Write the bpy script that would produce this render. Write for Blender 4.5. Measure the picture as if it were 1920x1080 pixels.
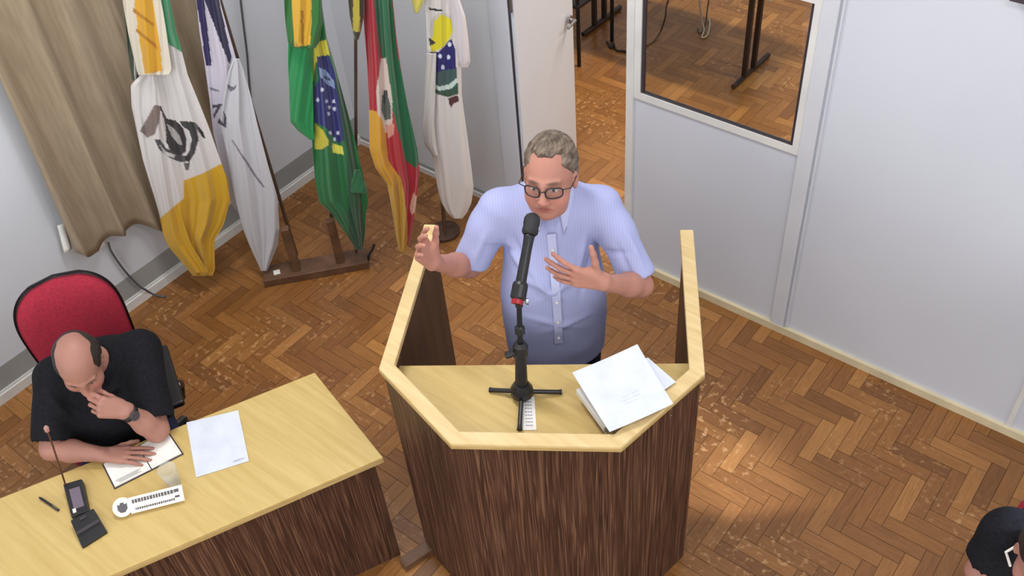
import bpy, math, random
import numpy as np
from mathutils import Matrix, Vector
random.seed(3); np.random.seed(3)
sc = bpy.context.scene
for o in list(bpy.data.objects): bpy.data.objects.remove(o)

# ------------------------------------------------------------------ camera
# survey frame: the camera stands at x=0,y=0; the room's own axes are turned by TH
F_PX = 1850.0; CAM_H = 3.8
CR = np.array([[0.99519318,-0.09793124,0.0],[-0.06852033,-0.69631474,0.71445836],[-0.0699678,-0.71102409,-0.69967796]])
COR = np.array([-0.90320337,5.38954754,0.0]); TH = math.radians(-41.8855)
UX = np.array([math.cos(TH),math.sin(TH),0.0]); UY = np.array([-math.sin(TH),math.cos(TH),0.0])
RW = np.stack([UX,UY,[0,0,1.0]])
def W(P): return (np.asarray(P,float)-COR)@RW.T          # survey frame -> room frame
def WI(P): return np.asarray(P,float)@RW+COR             # room frame -> survey frame
def ray(p): return CR@np.array([(p[0]-960)/F_PX,(p[1]-540)/F_PX,1.0])
def atz(p,z):
    r=ray(p); t=(z-CAM_H)/r[2]; return np.array([0,0,CAM_H])+r*t
def aty(p,y):
    r=ray(p); return np.array([0,0,CAM_H])+r*(y/r[1])
cam=bpy.data.cameras.new('camera'); camo=bpy.data.objects.new('camera',cam); sc.collection.objects.link(camo)
cam.sensor_width=36; cam.lens=F_PX/1920*36; cam.clip_start=.05; cam.clip_end=60
M=RW@CR
m4=Matrix(((M[0,0],-M[0,1],-M[0,2],0),(M[1,0],-M[1,1],-M[1,2],0),(M[2,0],-M[2,1],-M[2,2],0),(0,0,0,1)))
cp=W([0,0,CAM_H]); m4.translation=Vector(cp); camo.matrix_world=m4
sc.camera=camo
# ------------------------------------------------------------------ world, lights, exposure
sc.view_settings.view_transform='Standard'; sc.view_settings.look='None'; sc.view_settings.gamma=1; sc.view_settings.exposure=0.33
sc.view_settings.use_curve_mapping=False
wd=bpy.data.worlds.new('world'); sc.world=wd; wd.use_nodes=True
wd.node_tree.nodes['Background'].inputs[0].default_value=(.96,.98,1,1); wd.node_tree.nodes['Background'].inputs[1].default_value=.95
CEIL=4.3
def area(name,loc,sx,sy,power,col=(1,.97,.93),rot=(0,0,0)):
    l=bpy.data.lights.new(name,'AREA'); l.shape='RECTANGLE'; l.size=sx; l.size_y=sy; l.energy=power; l.color=col
    o=bpy.data.objects.new(name,l); o.location=loc; o.rotation_euler=rot; sc.collection.objects.link(o); return o
RY0_=-6.6
LCOL=(1.0,.99,.97)
for (x,y,p) in ((1.6,-1.5,48),(4.6,-2.0,24),(2.2,-4.9,20),(4.6,-4.9,20)):
    area('ceiling_lamp_light',(x,y,CEIL-.09),1.25,.35,p,LCOL)
area('side_fill',(2.9,RY0_+.15,1.9),4.2,1.7,35,(.93,.96,1.0),(math.radians(90),0,0))  # added fill from behind the camera, brightens the partition wall
area('side_fill',(7.05,-2.6,1.9),3.6,1.7,20,(.93,.96,1.0),(math.radians(90),0,math.radians(90)))  # second added fill, from the right, lifts the left wall
sp_=bpy.data.lights.new('floor_glare_spot','SPOT'); sp_.energy=1500; sp_.color=(.80,.84,1); sp_.spot_size=math.radians(10); sp_.spot_blend=1.0; sp_.shadow_soft_size=.12  # added spot that makes a bright patch on the floor beside the lectern
so=bpy.data.objects.new('floor_glare_spot',sp_); sc.collection.objects.link(so); so.location=(6.6,-1.2,3.2)
_t=Vector(W(atz((1338,890),0))); so.rotation_euler=(_t-Vector(so.location)).to_track_quat('-Z','Y').to_euler()
area('next_room_lamp_light',(2.2,2.2,CEIL-.09),1.2,.3,120,(1,.90,.74))
area('next_room_lamp_light',(4.6,2.2,CEIL-.09),1.2,.3,70,(1,.92,.8))

# ------------------------------------------------------------------ materials
def lin(c):
    return tuple(((v/12.92) if v<=.04045 else ((v+.055)/1.055)**2.4) for v in c)
def hexc(r,g,b): return lin((r/255,g/255,b/255))+(1,)
def mat(name,col,rough=.5,metal=0,spec=.5,**k):
    m=bpy.data.materials.new(name); m.use_nodes=True; b=m.node_tree.nodes['Principled BSDF']
    b.inputs['Base Color'].default_value=col; b.inputs['Roughness'].default_value=rough; b.inputs['Metallic'].default_value=metal
    b.inputs['Specular IOR Level'].default_value=spec
    for a,v in k.items(): b.inputs[a.replace('_',' ')].default_value=v
    return m
def nodes(m): return m.node_tree.nodes,m.node_tree.links,m.node_tree.nodes['Principled BSDF']
def noise_mat(name,c1,c2,scale=(8,8,8),detail=5,rough=.5,bump=0,bscale=None,lo=.35,hi=.65,spec=.5,dist=0,coord='Object'):
    m=mat(name,c1,rough,0,spec); N,L,b=nodes(m)
    tc=N.new('ShaderNodeTexCoord'); mp=N.new('ShaderNodeMapping'); mp.inputs['Scale'].default_value=scale
    L.new(tc.outputs[coord],mp.inputs[0]); nz=N.new('ShaderNodeTexNoise'); nz.inputs['Scale'].default_value=1; nz.inputs['Detail'].default_value=detail
    nz.inputs['Distortion'].default_value=dist
    L.new(mp.outputs[0],nz.inputs['Vector']); cr=N.new('ShaderNodeValToRGB'); cr.color_ramp.elements[0].position=lo; cr.color_ramp.elements[1].position=hi
    cr.color_ramp.elements[0].color=c1; cr.color_ramp.elements[1].color=c2; L.new(nz.outputs['Fac'],cr.inputs[0]); L.new(cr.outputs[0],b.inputs['Base Color'])
    if bump:
        bp=N.new('ShaderNodeBump'); bp.inputs['Strength'].default_value=bump; bp.inputs['Distance'].default_value=.01
        L.new(nz.outputs['Fac'],bp.inputs['Height']); L.new(bp.outputs[0],b.inputs['Normal'])
    return m
def attr_mat(name,rough=.7,bump=0,bscale=300,spec=.3,sheen=0,sss=0):
    m=mat(name,(1,1,1,1),rough,0,spec); N,L,b=nodes(m)
    a=N.new('ShaderNodeVertexColor'); a.layer_name='Col'; L.new(a.outputs[0],b.inputs['Base Color'])
    if bump:
        nz=N.new('ShaderNodeTexNoise'); nz.inputs['Scale'].default_value=bscale; bp=N.new('ShaderNodeBump'); bp.inputs['Strength'].default_value=bump
        bp.inputs['Distance'].default_value=.002
        tc=N.new('ShaderNodeTexCoord'); L.new(tc.outputs['Object'],nz.inputs['Vector']); L.new(nz.outputs['Fac'],bp.inputs['Height']); L.new(bp.outputs[0],b.inputs['Normal'])
    if sheen: b.inputs['Sheen Weight'].default_value=sheen
    if sss:
        b.inputs['Subsurface Weight'].default_value=sss; b.inputs['Subsurface Radius'].default_value=(.012,.005,.003); b.inputs['Subsurface Scale'].default_value=1
    return m
WALL=noise_mat('wall_paint',hexc(209,213,220),hexc(215,219,226),(1.2,1.2,1.2),3,.55,.0)
PANEL=noise_mat('partition_laminate',hexc(203,207,217),hexc(209,213,222),(.9,.9,.9),3,.38,0)
POSTM=noise_mat('post_paint',hexc(203,206,213),hexc(210,212,218),(3,3,3),3,.4)
GREYB=noise_mat('grey_skirting_paint',hexc(150,152,152),hexc(160,162,160),(3,3,3),3,.5)
TRIMW=noise_mat('white_trim_paint',hexc(212,212,210),hexc(226,224,220),(5,5,5),3,.4)
TRIMC=noise_mat('cream_trim_paint',hexc(205,192,160),hexc(222,208,172),(5,5,5),3,.45)
CEILM=mat('ceiling_paint',hexc(225,225,225),.8)
LWOOD=noise_mat('light_oak_laminate',hexc(192,164,98),hexc(207,180,116),(3.0,40,8),5,.42,0.03,lo=.3,hi=.7,dist=.4)
RIMW=noise_mat('oak_rim_lacquer',hexc(204,176,122),hexc(222,197,146),(5,36,20),5,.38,0.04,lo=.3,hi=.7,dist=.5)
EDGE=noise_mat('oak_edge_band',hexc(176,148,92),hexc(196,168,112),(8,8,60),4,.5)
def dark_grain():
    m=mat('wenge_grain_laminate',hexc(80,50,35),.5,0,.35); N,L,b=nodes(m)
    tc=N.new('ShaderNodeTexCoord')
    def nz(sc_,det,dist=0):
        mp=N.new('ShaderNodeMapping'); mp.inputs['Scale'].default_value=sc_; L.new(tc.outputs['Object'],mp.inputs[0])
        n=N.new('ShaderNodeTexNoise'); n.inputs['Scale'].default_value=1; n.inputs['Detail'].default_value=det; n.inputs['Distortion'].default_value=dist
        L.new(mp.outputs[0],n.inputs['Vector']); return n
    a=nz((120,120,2.0),2,1.6); c=nz((7,7,.6),3)
    r=N.new('ShaderNodeValToRGB'); e=r.color_ramp.elements; e[0].position=.30; e[0].color=hexc(44,26,18); e[1].position=.68; e[1].color=hexc(118,87,66)
    x=e.new(.50); x.color=hexc(72,46,34)
    L.new(a.outputs['Fac'],r.inputs[0])
    r2=N.new('ShaderNodeValToRGB'); r2.color_ramp.elements[0].position=.3; r2.color_ramp.elements[0].color=(.72,.68,.66,1); r2.color_ramp.elements[1].position=.7; r2.color_ramp.elements[1].color=(1.05,1,.98,1)
    L.new(c.outputs['Fac'],r2.inputs[0]); mx=N.new('ShaderNodeMix'); mx.data_type='RGBA'; mx.blend_type='MULTIPLY'; mx.inputs[0].default_value=1
    L.new(r.outputs[0],mx.inputs[6]); L.new(r2.outputs[0],mx.inputs[7]); L.new(mx.outputs[2],b.inputs['Base Color'])
    return m
DGRAIN=dark_grain()
DWOOD=noise_mat('dark_brown_wood',hexc(52,32,22),hexc(84,56,40),(14,14,3),5,.5,0,lo=.3,hi=.7)
STANDW=noise_mat('stained_stand_wood',hexc(84,58,40),hexc(116,84,60),(10,10,10),5,.5,0,lo=.3,hi=.7)
BLACK=mat('black_plastic',hexc(24,24,27),.4)
BLACKM=mat('black_powder_metal',hexc(22,22,24),.45,.3)
DGREY=mat('dark_grey_plastic',hexc(62,56,62),.35)
STEEL=mat('steel',hexc(160,160,165),.3,1)
PAPER=noise_mat('white_paper',hexc(206,212,226),hexc(216,222,234),(12,12,12),3,.8)
PAPERW=noise_mat('ivory_paper',hexc(228,226,220),hexc(238,236,230),(12,12,12),3,.8)
INK=mat('printed_grey_ink',hexc(150,158,178),.8)
INKD=mat('dark_ink',hexc(88,86,92),.7)
REDF=noise_mat('red_upholstery',hexc(142,22,44),hexc(164,30,54),(120,120,120),3,.85,.15)
REDP=mat('red_plastic',hexc(150,22,34),.4)
CURT=noise_mat('beige_curtain_cloth',hexc(150,133,110),hexc(163,146,122),(60,60,6),4,.8,.05)
BLKC=noise_mat('black_knit',hexc(16,17,22),hexc(24,25,31),(90,90,90),3,.85,.1,spec=.2)
NAVY=noise_mat('navy_trouser_cloth',hexc(30,34,58),hexc(38,42,68),(90,90,90),3,.85,.1,spec=.2)
LEATH=mat('black_shoe_leather',hexc(20,18,17),.35)
CLOTHA=attr_mat('printed_flag_cloth',.5,.1,500,.4,.3)
SKIN=attr_mat('skin',.5,.05,400,.35,0,.12)
HAIRG=noise_mat('grey_brown_hair',hexc(72,58,46),hexc(128,112,96),(70,25,70),5,.6,.3)
HAIRD=noise_mat('dark_hair',hexc(26,20,18),hexc(46,38,34),(70,25,70),5,.6,.3)
SHOECORD=mat('grey_cable_sheath',hexc(84,86,88),.5)
def shirt_mat():
    m=mat('lilac_blue_striped_cotton',hexc(160,168,214),.75,0,.25); N,L,b=nodes(m)
    tc=N.new('ShaderNodeTexCoord'); w=N.new('ShaderNodeTexWave'); w.inputs['Scale'].default_value=30; w.inputs['Distortion'].default_value=.3; w.bands_direction='X'
    mp=N.new('ShaderNodeMapping'); mp.inputs['Rotation'].default_value=(0,0,math.radians(-42)); L.new(tc.outputs['Object'],mp.inputs[0]); L.new(mp.outputs[0],w.inputs['Vector'])
    r=N.new('ShaderNodeValToRGB'); r.color_ramp.elements[0].color=hexc(162,167,209); r.color_ramp.elements[1].color=hexc(169,174,214)
    L.new(w.outputs['Fac'],r.inputs[0]); L.new(r.outputs[0],b.inputs['Base Color']); return m
SHIRT=shirt_mat()
SHIRTC=mat('lilac_collar_cotton',hexc(184,188,222),.75,0,.25)
def glass_mat(name='clear_glass'):
    m=bpy.data.materials.new(name); m.use_nodes=True; N=m.node_tree.nodes; L=m.node_tree.links; N.remove(N['Principled BSDF']); ior=1.12 if 'lens' in name or 'plastic' in name else 1.4
    g=N.new('ShaderNodeBsdfGlossy'); g.inputs['Roughness'].default_value=.03; t=N.new('ShaderNodeBsdfTransparent'); t.inputs[0].default_value=(.93,.96,.97,1)
    f=N.new('ShaderNodeFresnel'); f.inputs[0].default_value=ior; mx=N.new('ShaderNodeMixShader'); L.new(f.outputs[0],mx.inputs[0]); L.new(t.outputs[0],mx.inputs[1]); L.new(g.outputs[0],mx.inputs[2])
    L.new(mx.outputs[0],N['Material Output'].inputs[0]); return m
GLASS=glass_mat()
LENS=glass_mat('spectacle_lens')
CUPM=glass_mat('clear_plastic'); _n=CUPM.node_tree.nodes; _l=CUPM.node_tree.links; _d=_n.new('ShaderNodeBsdfDiffuse'); _d.inputs[0].default_value=hexc(232,232,228); _m=_n.new('ShaderNodeMixShader'); _m.inputs[0].default_value=.38; _l.new(_n['Mix Shader'].outputs[0],_m.inputs[1]); _l.new(_d.outputs[0],_m.inputs[2]); _l.new(_m.outputs[0],_n['Material Output'].inputs[0])
def floor_mat():
    m=mat('varnished_parquet',hexc(120,78,44),.3,0,.5); N,L,b=nodes(m)
    a=N.new('ShaderNodeAttribute'); a.attribute_name='rnd'; uv=N.new('ShaderNodeUVMap'); uv.uv_map='grain'
    r=N.new('ShaderNodeValToRGB'); e=r.color_ramp.elements; e[0].position=0; e[0].color=hexc(122,80,42); e[1].position=1; e[1].color=hexc(172,122,68)
    for p,c in ((.15,(134,89,46)),(.5,(142,96,50)),(.85,(151,104,56))): x=e.new(p); x.color=hexc(*c)
    L.new(a.outputs['Fac'],r.inputs[0])
    mp=N.new('ShaderNodeMapping'); mp.inputs['Scale'].default_value=(9,110,1); L.new(uv.outputs[0],mp.inputs[0])
    nz=N.new('ShaderNodeTexNoise'); nz.inputs['Scale'].default_value=1; nz.inputs['Detail'].default_value=5; nz.inputs['Distortion'].default_value=.8; L.new(mp.outputs[0],nz.inputs['Vector'])
    r2=N.new('ShaderNodeValToRGB'); r2.color_ramp.elements[0].position=.3; r2.color_ramp.elements[0].color=(.78,.74,.7,1); r2.color_ramp.elements[1].position=.75; r2.color_ramp.elements[1].color=(1.12,1.1,1.08,1)
    L.new(nz.outputs['Fac'],r2.inputs[0]); mx=N.new('ShaderNodeMix'); mx.data_type='RGBA'; mx.blend_type='MULTIPLY'; mx.inputs[0].default_value=1
    L.new(r.outputs[0],mx.inputs[6]); L.new(r2.outputs[0],mx.inputs[7])
    # worn, scratched patches of bare lighter wood
    tc=N.new('ShaderNodeTexCoord'); n2=N.new('ShaderNodeTexNoise'); n2.inputs['Scale'].default_value=34; n2.inputs['Detail'].default_value=6; L.new(tc.outputs['Object'],n2.inputs['Vector'])
    n3=N.new('ShaderNodeTexNoise'); n3.inputs['Scale'].default_value=1.7; n3.inputs['Detail'].default_value=3; L.new(tc.outputs['Object'],n3.inputs['Vector'])
    w1=N.new('ShaderNodeMapRange'); w1.inputs[1].default_value=.56; w1.inputs[2].default_value=.66; L.new(n2.outputs['Fac'],w1.inputs[0])
    w2=N.new('ShaderNodeMapRange'); w2.inputs[1].default_value=.48; w2.inputs[2].default_value=.62; L.new(n3.outputs['Fac'],w2.inputs[0])
    mu=N.new('ShaderNodeMath'); mu.operation='MULTIPLY'; L.new(w1.outputs[0],mu.inputs[0]); L.new(w2.outputs[0],mu.inputs[1])
    mu2=N.new('ShaderNodeMath'); mu2.operation='MULTIPLY'; mu2.inputs[1].default_value=.75; L.new(mu.outputs[0],mu2.inputs[0])
    m3=N.new('ShaderNodeMix'); m3.data_type='RGBA'; L.new(mu2.outputs[0],m3.inputs[0]); L.new(mx.outputs[2],m3.inputs[6]); m3.inputs[7].default_value=hexc(196,152,104)
    L.new(m3.outputs[2],b.inputs['Base Color'])
    rr=N.new('ShaderNodeMapRange'); rr.inputs[3].default_value=.22; rr.inputs[4].default_value=.42; L.new(n3.outputs['Fac'],rr.inputs[0]); L.new(rr.outputs[0],b.inputs['Roughness'])
    bp=N.new('ShaderNodeBump'); bp.inputs['Strength'].default_value=.12; bp.inputs['Distance'].default_value=.004; L.new(n2.outputs['Fac'],bp.inputs['Height']); L.new(bp.outputs[0],b.inputs['Normal'])
    return m
FLOORM=floor_mat()
GAPM=mat('dark_floor_joint',hexc(52,30,16),.7)

# ------------------------------------------------------------------ object helpers
def wloc(o):
    v=Vector((0,0,0))
    while o: v+=o.location; o=o.parent
    return np.array(v)
def setp(o,label=None,cat=None,group=None,kind=None):
    if label: o['label']=label
    if cat: o['category']=cat
    if group: o['group']=group
    if kind: o['kind']=kind
    return o
def thing(name,base,label,cat,group=None,frame='C'):
    o=bpy.data.objects.new(name,None); sc.collection.objects.link(o); o.empty_display_size=.1
    o.location=W(base) if frame=='C' else base
    return setp(o,label,cat,group)
def obj(name,VF,m,parent=None,smooth=False,frame='C',col=None,origin=None,label=None,mats=None,fmat=None):
    V,F=VF; V=np.asarray(V,float).reshape(-1,3)
    if frame=='C': V=W(V)
    if parent: org=wloc(parent)
    else:
        org=np.array([(V[:,0].min()+V[:,0].max())/2,(V[:,1].min()+V[:,1].max())/2,V[:,2].min()])
    me=bpy.data.meshes.new(name); me.from_pydata((V-org).tolist(),[],[list(map(int,f)) for f in F]); me.update()
    if smooth: me.polygons.foreach_set('use_smooth',[True]*len(me.polygons))
    if col is not None:
        ca=me.color_attributes.new('Col','FLOAT_COLOR','POINT'); c=np.ones((len(V),4)); c[:,:3]=col; ca.data.foreach_set('color',c.ravel())
    for k in (mats or [m]): me.materials.append(k)
    if fmat is not None: me.polygons.foreach_set('material_index',list(fmat))
    o=bpy.data.objects.new(name,me); sc.collection.objects.link(o)
    if parent: o.parent=parent
    else: o.location=org
    if label: o['label']=label
    return o
def bevel(o,w=.003,s=2):
    b=o.modifiers.new('bevel','BEVEL'); b.width=w; b.segments=s; b.limit_method='ANGLE'; b.angle_limit=math.radians(40); return o
def join(*L_):
    V=[];F=[]
    for v,f in L_:
        n=len(V); V+= [list(p) for p in v]; F+=[[i+n for i in q] for q in f]
    return V,F
BF=[(0,3,2,1),(4,5,6,7),(0,1,5,4),(1,2,6,5),(2,3,7,6),(3,0,4,7)]
def box(x0,y0,z0,x1,y1,z1):
    return [(x0,y0,z0),(x1,y0,z0),(x1,y1,z0),(x0,y1,z0),(x0,y0,z1),(x1,y0,z1),(x1,y1,z1),(x0,y1,z1)],list(BF)
def obox(c,ax,ay,az,h):
    c=np.array(c,float); A=[np.array(a,float)/np.linalg.norm(a) for a in (ax,ay,az)]
    V=[c+A[0]*sx*h[0]+A[1]*sy*h[1]+A[2]*sz*h[2] for sz in(-1,1) for sx,sy in((-1,-1),(1,-1),(1,1),(-1,1))]
    return [tuple(v) for v in V],list(BF)
def prism(poly,z0,z1):
    n=len(poly); z0=[z0]*n if np.isscalar(z0) else z0; z1=[z1]*n if np.isscalar(z1) else z1
    V=[(p[0],p[1],z0[i]) for i,p in enumerate(poly)]+[(p[0],p[1],z1[i]) for i,p in enumerate(poly)]
    ar=sum(poly[i][0]*poly[(i+1)%n][1]-poly[(i+1)%n][0]*poly[i][1] for i in range(n))
    F=[tuple(range(n))[::-1],tuple(range(n,2*n))]+[(i,(i+1)%n,n+(i+1)%n,n+i) for i in range(n)]
    if ar<0: F=[f[::-1] for f in F]
    return V,F
def frames(P):
    P=np.array(P,float); T=np.gradient(P,axis=0); T/=np.linalg.norm(T,axis=1)[:,None]
    n=np.cross(T[0],[0,0,1]); 
    if np.linalg.norm(n)<.1: n=np.cross(T[0],[0,1,0])
    n/=np.linalg.norm(n); out=[]
    for t in T:
        n=n-t*np.dot(n,t); n/=np.linalg.norm(n); out.append((n,np.cross(t,n)))
    return P,out
def tube(P,r,k=10,caps=True):
    P,fr=frames(P); R=[r]*len(P) if np.isscalar(r) else r
    V=[];F=[]
    for p,(a,b),q in zip(P,fr,R):
        for i in range(k):
            t=2*math.pi*i/k; V.append(tuple(p+(a*math.cos(t)+b*math.sin(t))*q))
    for j in range(len(P)-1):
        for i in range(k): F.append((j*k+i,j*k+(i+1)%k,(j+1)*k+(i+1)%k,(j+1)*k+i))
    if caps: F.append(tuple(range(k))[::-1]); F.append(tuple((len(P)-1)*k+i for i in range(k)))
    return V,F
def spline(P,n=8):
    P=np.array(P,float); Q=np.vstack([2*P[0]-P[1],P,2*P[-1]-P[-2]]); out=[]
    for i in range(1,len(Q)-2):
        for t in np.linspace(0,1,n,endpoint=False):
            a,b,c,d=Q[i-1:i+3]; out.append(.5*((2*b)+(-a+c)*t+(2*a-5*b+4*c-d)*t*t+(-a+3*b-3*c+d)*t**3))
    out.append(P[-1]); return np.array(out)
def lathe(c,prof,k=24,axis=(0,0,1),caps=True):
    ax=np.array(axis,float); ax/=np.linalg.norm(ax); a=np.cross(ax,[1,0,0]); 
    if np.linalg.norm(a)<.2: a=np.cross(ax,[0,1,0])
    a/=np.linalg.norm(a); b=np.cross(ax,a); V=[];F=[]
    for r,h in prof:
        for i in range(k):
            t=2*math.pi*i/k; V.append(tuple(np.array(c)+ax*h+(a*math.cos(t)+b*math.sin(t))*r))
    for j in range(len(prof)-1):
        for i in range(k): F.append((j*k+i,j*k+(i+1)%k,(j+1)*k+(i+1)%k,(j+1)*k+i))
    if caps: F.append(tuple(range(k))[::-1]); F.append(tuple((len(prof)-1)*k+i for i in range(k)))
    return V,F
def sheet(P4,z,nx=2,ny=2,curl=0,th=.0012):
    # a sheet of paper from four corners, with a little curl at its edges
    P4=[np.array(list(p)[:2],float) for p in P4]; V=[];F=[]; zz=z if not np.isscalar(z) else [z]*4
    for s in (0,1):
        for j in range(ny+1):
            for i in range(nx+1):
                u,v=i/nx,j/ny; p=(P4[0]*(1-u)+P4[1]*u)*(1-v)+(P4[3]*(1-u)+P4[2]*u)*v
                h=(zz[0]*(1-u)+zz[1]*u)*(1-v)+(zz[3]*(1-u)+zz[2]*u)*v
                h+=curl*((2*u-1)**2*.6+(2*v-1)**4*.4)+(th if s else 0); V.append((p[0],p[1],h))
    n=(nx+1)*(ny+1)
    for j in range(ny):
        for i in range(nx):
            a=j*(nx+1)+i; q=(a,a+1,a+nx+2,a+nx+1); F.append(tuple(n+x for x in q)); F.append(q[::-1])
    per=[i for i in range(nx+1)]+[(j+1)*(nx+1)-1 for j in range(1,ny+1)]+[ny*(nx+1)+i for i in range(nx-1,-1,-1)]+[j*(nx+1) for j in range(ny-1,0,-1)]
    for a,b in zip(per,per[1:]+per[:1]): F.append((a,b,n+b,n+a))
    return V,F
def struct(name,VF,m,frame='W',parent=None,**k):
    o=obj(name,VF,m,parent,frame=frame,**k)
    if not parent: o['kind']='structure'
    return o

# ------------------------------------------------------------------ room
RX,RY0,RY1=7.2,-6.6,4.6
def build_floor():
    Wd=.065; n=4; V=[];F=[];R=[];UV=[]; g=.0009
    V=[(-.1,RY0,-.004),(RX,RY0,-.004),(RX,RY1,-.004),(-.1,RY1,-.004)]; F=[(0,1,2,3)]; R=[.0]; UV=[(0,0)]*4; FM=[1]
    kx0,kx1=-3,int(RX/Wd)+3; ky0,ky1=int(RY0/Wd)-3,int(RY1/Wd)+3
    def add(x0,y0,x1,y1,vert):
        X0,Y0,X1,Y1=[max(-.1,x0*Wd),max(RY0,y0*Wd),min(RX,x1*Wd),min(RY1,y1*Wd)]
        if X1-X0<.005 or Y1-Y0<.005: return
        i=len(V); V.extend([(X0+g,Y0+g,0),(X1-g,Y0+g,0),(X1-g,Y1-g,0),(X0+g,Y1-g,0)]); F.append((i,i+1,i+2,i+3)); R.append(random.random()); FM.append(0)
        o=random.random()*40; lx,ly=X1-X0,Y1-Y0
        UV.extend([(o,o),(o,o+lx),(o+ly,o+lx),(o+ly,o)] if vert else [(o,o),(o+lx,o),(o+lx,o+ly),(o,o+ly)])
    for k in range(ky0,ky1):
        m0=(kx0-k)//(2*n)-1; m1=(kx1-k)//(2*n)+2
        for m_ in range(m0,m1): 
            add(k+2*n*m_,k,k+n+2*n*m_,k+1,False)
            add(k+n+2*n*m_,k+1-n,k+n+1+2*n*m_,k+1,True)
    o=obj('floor',(V,F),FLOORM,frame='W',mats=[FLOORM,GAPM],fmat=FM); me=o.data
    at=me.attributes.new('rnd','FLOAT','FACE'); at.data.foreach_set('value',R)
    uv=me.uv_layers.new(name='grain')
    # long direction of a vertical plank runs along u as well
    uvs=[]
    for fi,f in enumerate(F): uvs+=UV[4*fi:4*fi+4]
    uv.data.foreach_set('uv',np.array(uvs,float).ravel()); o['kind']='structure'
build_floor()
struct('ceiling',box(-.2,RY0,CEIL,RX+.2,RY1,CEIL+.1),CEILM)
struct('wall_left',box(-.2,RY0,-.02,0,RY1,CEIL),WALL)
# walls on the two sides behind the camera left out to admit world light
struct('wall_right',box(RX,.05,-.02,RX+.2,RY1,CEIL),WALL)
struct('wall_far',box(-.2,RY1,-.02,RX+.2,RY1+.2,CEIL),WALL)
T=.05   # partition thickness, standing on y = 0..T
struct('wall_back',join(box(0,0,0,1.25,.14,CEIL)),WALL)
# partition: door gap 1.40-2.08, glazed bay 2.105-2.975, blank panels beyond
struct('wall_partition',join(box(2.10,.008,.04,2.985,T,1.10),box(2.10,.008,1.86,2.985,T,CEIL),
   box(3.02,.008,.04,4.14,T,CEIL),box(4.16,.008,.04,5.28,T,CEIL),box(5.30,.008,.04,RX,T,CEIL),box(1.40,.008,2.15,2.08,T,CEIL)),PANEL)
for n_,(a,b,y0,m) in enumerate(((1.25,1.375,-.014,PANEL),(2.075,2.115,-.012,TRIMW),(2.965,3.035,-.008,POSTM),(4.138,4.162,-.001,TRIMW),(5.278,5.302,-.001,TRIMW))):
    bevel(struct('trim_%d'%(n_+1),box(a,y0,0,b,T+.012,CEIL),m),.004)
struct('trim_6',box(1.378,-.010,0,1.388,T+.02,2.15),DGREY)  # dark strip standing in for the shaded gap beside the open door
# thin raised lines beside the posts
struct('trim_8',box(3.046,-.002,.0,3.054,.01,CEIL),POSTM)
struct('baseboard_partition',join(box(2.115,-.012,0,RX,.012,.045)),TRIMC)
struct('baseboard_back',join(box(0,-.016,0,1.25,0,.035)),TRIMW)
struct('baseboard_left',join(box(0,RY0,0,.018,0,.055),box(0,RY0,.055,.010,0,.07)),TRIMW)
struct('baseboard_left_band',box(0,RY0,.07,.004,0,.20),GREYB)
struct('baseboard_back_band',box(0,-.004,.035,1.25,0,.06),GREYB)
# glazed bay
w=struct('window_1',join(box(2.115,-.004,1.10,2.965,.03,1.135),box(2.115,-.004,1.82,2.965,.03,1.86),box(2.115,-.004,1.135,2.15,.03,1.82),box(2.935,-.004,1.135,2.965,.03,1.82)),TRIMW)
struct('gasket',join(box(2.15,.004,1.135,2.164,.02,1.82),box(2.921,.004,1.135,2.935,.02,1.82),box(2.164,.004,1.135,2.921,.02,1.143)),DGREY,parent=w)
struct('glass_pane',box(2.15,.010,1.135,2.935,.016,1.82),GLASS,parent=w)
# open door, swung into the next room
def rot2(p,a,o):
    c,s=math.cos(a),math.sin(a); return [(o[0]+(x-o[0])*c-(y-o[1])*s,o[1]+(x-o[0])*s+(y-o[1])*c,z) for x,y,z in p]
dv,df=box(1.405,.0,.01,2.065,.035,2.12); hinge=(1.405,.0); A=math.radians(100)
door=struct('door_1',(rot2(dv,A,hinge),df),PANEL); bevel(door,.003)
for zz in (1.0,): 
    hv,hf=join(lathe((1.99,-.012,zz),[(.024,-.012),(.024,.0)],16,(0,1,0)),tube([(1.99,-.02,zz),(1.99,-.05,zz),(1.90,-.05,zz)],.009,8))
    struct('door_handle',(rot2(hv,A,hinge),hf),STEEL,parent=door)
for zz in (.3,1.35,1.9):
    struct('hinge',tube([(1.400,-.012,zz),(1.400,-.012,zz+.09)],.007,8),STEEL,parent=door)
# framed board high on the partition, only its lower corner reaches the picture
nbd=thing('notice_board',(4.2,-.02,2.035),'dark framed board high on the partition, only its lower corner in view','board',frame='W')
obj('frame',join(box(3.62,-.03,2.035,4.8,.0,2.065),box(3.62,-.03,2.065,3.65,.0,2.9),box(4.77,-.03,2.065,4.8,.0,2.9),box(3.65,-.03,2.87,4.77,.0,2.9)),DGREY,nbd,frame='W')
obj('panel',box(3.65,-.015,2.065,4.77,.0,2.87),PAPERW,nbd,frame='W')
# ceiling lamp housings
for (x,y) in ((2.2,-2.0),(4.6,-2.0),(2.2,-4.9),(4.6,-4.9),(2.2,2.2),(4.6,2.2)):
    struct('trim_lamp_housing',box(x-.66,y-.2,CEIL-.07,x+.66,y+.2,CEIL),TRIMW)

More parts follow.
